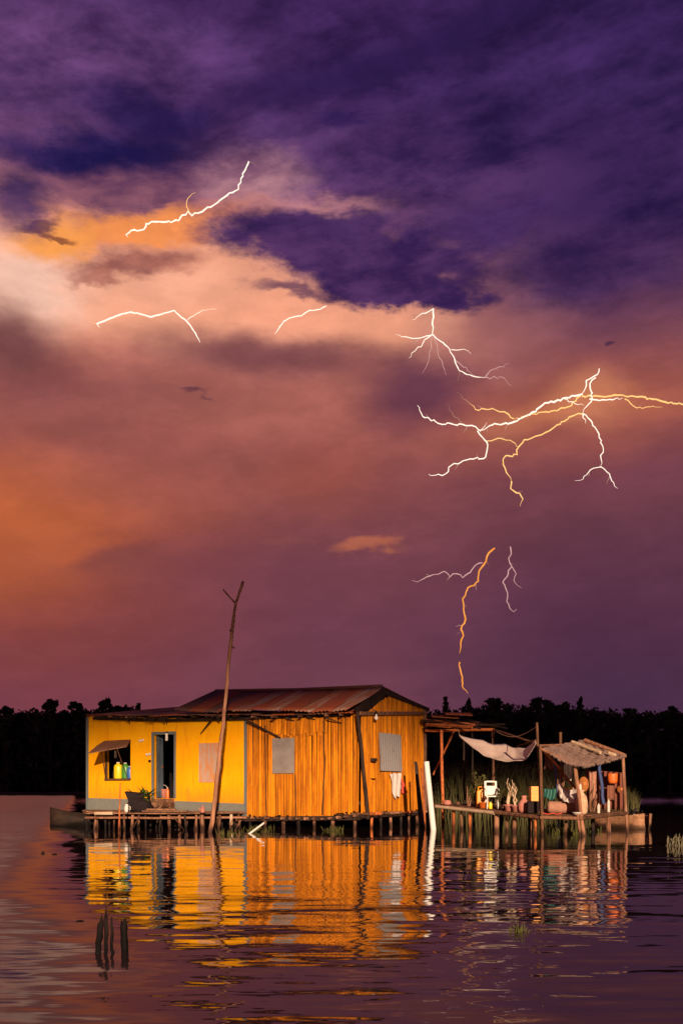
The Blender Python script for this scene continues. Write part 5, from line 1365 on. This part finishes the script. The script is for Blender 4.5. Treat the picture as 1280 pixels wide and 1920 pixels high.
# ------------------------------------------------------------------ lightning
M['bolt_white'] = mat_emit('lightning_white', (1.0, 0.84, 0.68), 1.35)
M['bolt_gold'] = mat_emit('lightning_gold', (1.0, 0.56, 0.18), 1.25)
M['bolt_orange'] = mat_emit('lightning_orange', (1.0, 0.34, 0.035), 0.95)
M['bolt_pink'] = mat_emit('lightning_pink', (0.90, 0.50, 0.46), 0.75)
M['bolt_faint'] = mat_emit('lightning_faint', (0.75, 0.36, 0.26), 0.55)
YB = 1500.0
rb_ = random.Random(77)
def bolt(label, paths):
    x0, y0 = paths[0][1][0]
    root = thing('lightning_bolt', label, 'lightning', P(x0, y0, YB), 'lightning bolts in the storm sky')
    for (mat, pts, wpx, *opt) in paths:
        jit = opt[0] if opt else 1.3
        taper = opt[1] if len(opt) > 1 else (1.0, .5)
        out_ = []
        for (ax_, ay), (bx_, by) in zip(pts[:-1], pts[1:]):
            L = math.hypot(bx_ - ax_, by - ay); n = max(1, int(L / 5.5))
            for k in range(n):
                f = k / n; j = jit * 1.9 if 0 < k else jit * .4
                out_.append(P(ax_ + (bx_ - ax_) * f + rb_.uniform(-j, j), ay + (by - ay) * f + rb_.uniform(-j, j), YB + rb_.uniform(-6, 6)))
        out_.append(P(pts[-1][0], pts[-1][1], YB))
        m_ = len(out_)
        rad = [max(.16, min(1.0, .3 + (m_ - 1 - i) * .22) * (taper[0] + (taper[1] - taper[0]) * (i / max(1, m_ - 1))) * rb_.uniform(.8, 1.15) * wpx * .72 / F * YB / 2) for i in range(m_)]
        if wpx > 2.3 and m_ > 8 and jit > .6:      # hair-fine side strokes
            for k in range(4, m_ - 2, 7):
                if rb_.random() < .6:
                    q0 = out_[k]; an = rb_.choice([-1, 1]) * rb_.uniform(.5, 1.1); dv = (out_[k + 1] - out_[k - 1]).normalized()
                    dv = Vector((dv.x * math.cos(an) - dv.z * math.sin(an), 0, dv.x * math.sin(an) + dv.z * math.cos(an))); ln = rb_.uniform(5, 13)
                    tw_ = [q0] + [q0 + dv * (ln * g / 4) + Vector((rb_.uniform(-1, 1), 0, rb_.uniform(-1, 1))) for g in range(1, 5)]
                    MB().tube(tw_, [.42, .36, .3, .22, .12], 5).build('branch', 'bolt_faint', root)
        MB().tube(out_, rad, 6).build('channel' if paths[0] is None or pts is paths[0][1] else 'branch', mat, root, True)
    return root
bolt('white bolt crossing the golden cloud gap, with one hooked branch', [
 ('bolt_white', [(466, 303), (452, 335), (447, 355), (430, 362), (412, 375), (395, 388), (360, 404), (352, 397), (335, 414), (305, 416), (274, 419), (270, 430), (245, 432), (236, 440), (240, 444)], 4.2, 1.2, (.8, 1)),
 ('bolt_gold', [(355, 398), (350, 387), (352, 372), (367, 361)], 2.4), ('bolt_faint', [(466, 303), (480, 308)], 1.6)])
bolt('smooth arched white bolt over the shadowed cloud bar', [
 ('bolt_white', [(182, 607), (200, 600), (225, 590), (247, 585), (285, 594), (327, 582), (350, 602), (367, 625), (375, 642)], 4.0, .5, (1, .8)),
 ('bolt_white', [(352, 599), (380, 582), (405, 579)], 2.0, .5, (1, .2)), ('bolt_white', [(182, 607), (187, 614)], 5, .3), ('bolt_gold', [(182, 607), (168, 603)], 1.6, .3)])
bolt('short curved pale bolt touching the underside of the dark cloud', [
 ('bolt_white', [(611, 574), (600, 580), (580, 582), (565, 592), (547, 595), (532, 602), (515, 626)], 3.6, .5, (.7, .8))])
bolt('pinkish bolt fanning like roots below the dark cloud tip', [
 ('bolt_white', [(812, 579), (811, 600), (810, 627)], 4.2, .8, (1, 1)),
 ('bolt_white', [(812, 579), (792, 588), (772, 600)], 2.8), ('bolt_white', [(811, 627), (799, 630), (786, 634), (766, 633), (742, 627)], 3.0, .8),
 ('bolt_pink', [(786, 634), (775, 645), (768, 638)], 2.2), ('bolt_white', [(810, 627), (792, 643), (777, 658), (766, 671)], 2.8),
 ('bolt_pink', [(809, 628), (805, 667), (792, 700)], 2.0), ('bolt_pink', [(813, 630), (823, 671), (836, 703)], 2.4),
 ('bolt_white', [(812, 628), (825, 640), (840, 651), (851, 671), (860, 695), (886, 705), (908, 708)], 3.0, 1, (1, .8)), ('bolt_pink', [(908, 708), (923, 693), (954, 682)], 2.4),
 ('bolt_pink', [(847, 665), (864, 684), (891, 704)], 2.2), ('bolt_white', [(845, 655), (869, 655), (882, 663)], 2.4), ('bolt_pink', [(908, 708), (943, 708), (958, 724)], 2.2),
 ('bolt_faint', [(860, 695), (859, 714)], 1.5)])
bolt('great golden white bolt with many branches spreading over the shelter', [
 ('bolt_white', [(1090, 739), (1061, 746), (1017, 759), (991, 778), (963, 791), (917, 798), (899, 807)], 5.0, 1.2, (1, .7)),
 ('bolt_white', [(1122, 691), (1120, 702), (1098, 713), (1097, 728), (1090, 739)], 4.0, 1.2, (.7, 1)), ('bolt_white', [(1116, 708), (1105, 719), (1109, 737), (1107, 754), (1094, 767), (1091, 776)], 3.6, 1.2, (1, .8)),
 ('bolt_gold', [(1087, 743), (1070, 761), (1044, 770), (1009, 774), (978, 781), (963, 788)], 4.0, 1.2, (1, .7)), ('bolt_white', [(1057, 748), (1083, 759), (1094, 760)], 2.6),
 ('bolt_gold', [(963, 785), (945, 772), (917, 767), (891, 768), (877, 754)], 3.4, 1.3, (1, .6)), ('bolt_faint', [(877, 754), (856, 735)], 2.0),
 ('bolt_white', [(899, 807), (884, 798), (851, 796), (818, 792), (792, 781), (782, 760)], 3.4, 1.5, (1, .8)), ('bolt_faint', [(866, 794), (849, 778), (837, 757)], 2.0),
 ('bolt_white', [(899, 809), (912, 792)], 3.0), ('bolt_white', [(895, 808), (912, 829), (910, 857), (877, 862), (847, 872), (829, 892), (803, 889)], 3.4, 1.4, (1, .8)),
 ('bolt_gold', [(912, 827), (939, 822), (965, 831), (974, 838)], 2.8, 1.3, (.8, .8)),
 ('bolt_gold', [(1091, 776), (1066, 781), (1039, 800), (1013, 816), (982, 824), (972, 837), (969, 853), (947, 855), (943, 866), (952, 890), (958, 903)], 3.6, 1.5, (1, .9)),
 ('bolt_gold', [(958, 903), (956, 916), (974, 925), (980, 936), (974, 949)], 3.6, 1.2, (1, .8)),
 ('bolt_gold', [(1090, 743), (1109, 743), (1157, 741), (1171, 743), (1201, 743), (1245, 754), (1280, 759), (1330, 766), (1380, 764)], 4.2, 1.3, (1, .9)),
 ('bolt_white', [(1105, 748), (1136, 750), (1166, 746)], 3.4, 1.2, (1, .8)), ('bolt_gold', [(1171, 748), (1192, 765), (1241, 763)], 2.8, 1.2), ('bolt_faint', [(1168, 744), (1173, 726)], 1.8),
 ('bolt_white', [(1092, 776), (1101, 783), (1118, 807), (1129, 837), (1125, 875)], 3.2, 1.3, (1, .8)), ('bolt_white', [(1093, 776), (1097, 794)], 4.0),
 ('bolt_white', [(1125, 875), (1105, 881), (1092, 899), (1077, 901)], 2.8, 1.2), ('bolt_white', [(1125, 875), (1142, 888), (1151, 912), (1157, 916)], 3.0, 1.2, (.9, .8))])
bolt('orange bolt running down towards the wood, with a pink side branch', [
 ('bolt_orange', [(926, 1028), (912, 1044), (906, 1059), (898, 1070), (896, 1090), (877, 1102), (872, 1117), (867, 1123), (869, 1138), (871, 1155), (870, 1169), (864, 1180), (868, 1192), (863, 1206), (861, 1225)], 4.6, 1.1, (1, .9)),
 ('bolt_pink', [(903, 1055), (890, 1060), (881, 1073), (867, 1083), (863, 1078), (849, 1076), (843, 1082), (833, 1071), (817, 1077), (799, 1082), (782, 1091), (772, 1088)], 2.8, .9, (1, .8)),
 ('bolt_faint', [(862, 1184), (855, 1190)], 1.8)])
bolt('short orange bolt striking just above the far trees', [('bolt_orange', [(861, 1241), (863, 1258), (866, 1270), (866, 1287), (877, 1300)], 4.2, .8, (.9, .9))])
bolt('small pink forked bolt beside the orange one', [
 ('bolt_pink', [(956, 1025), (958, 1039), (953, 1047), (959, 1062), (952, 1070), (950, 1081), (942, 1092), (947, 1102), (951, 1112), (949, 1128), (957, 1143), (963, 1147), (968, 1142)], 3.2, .8, (1, .8)),
 ('bolt_pink', [(959, 1062), (967, 1075), (963, 1089), (968, 1097), (977, 1102)], 2.4, .8, (1, .7))])
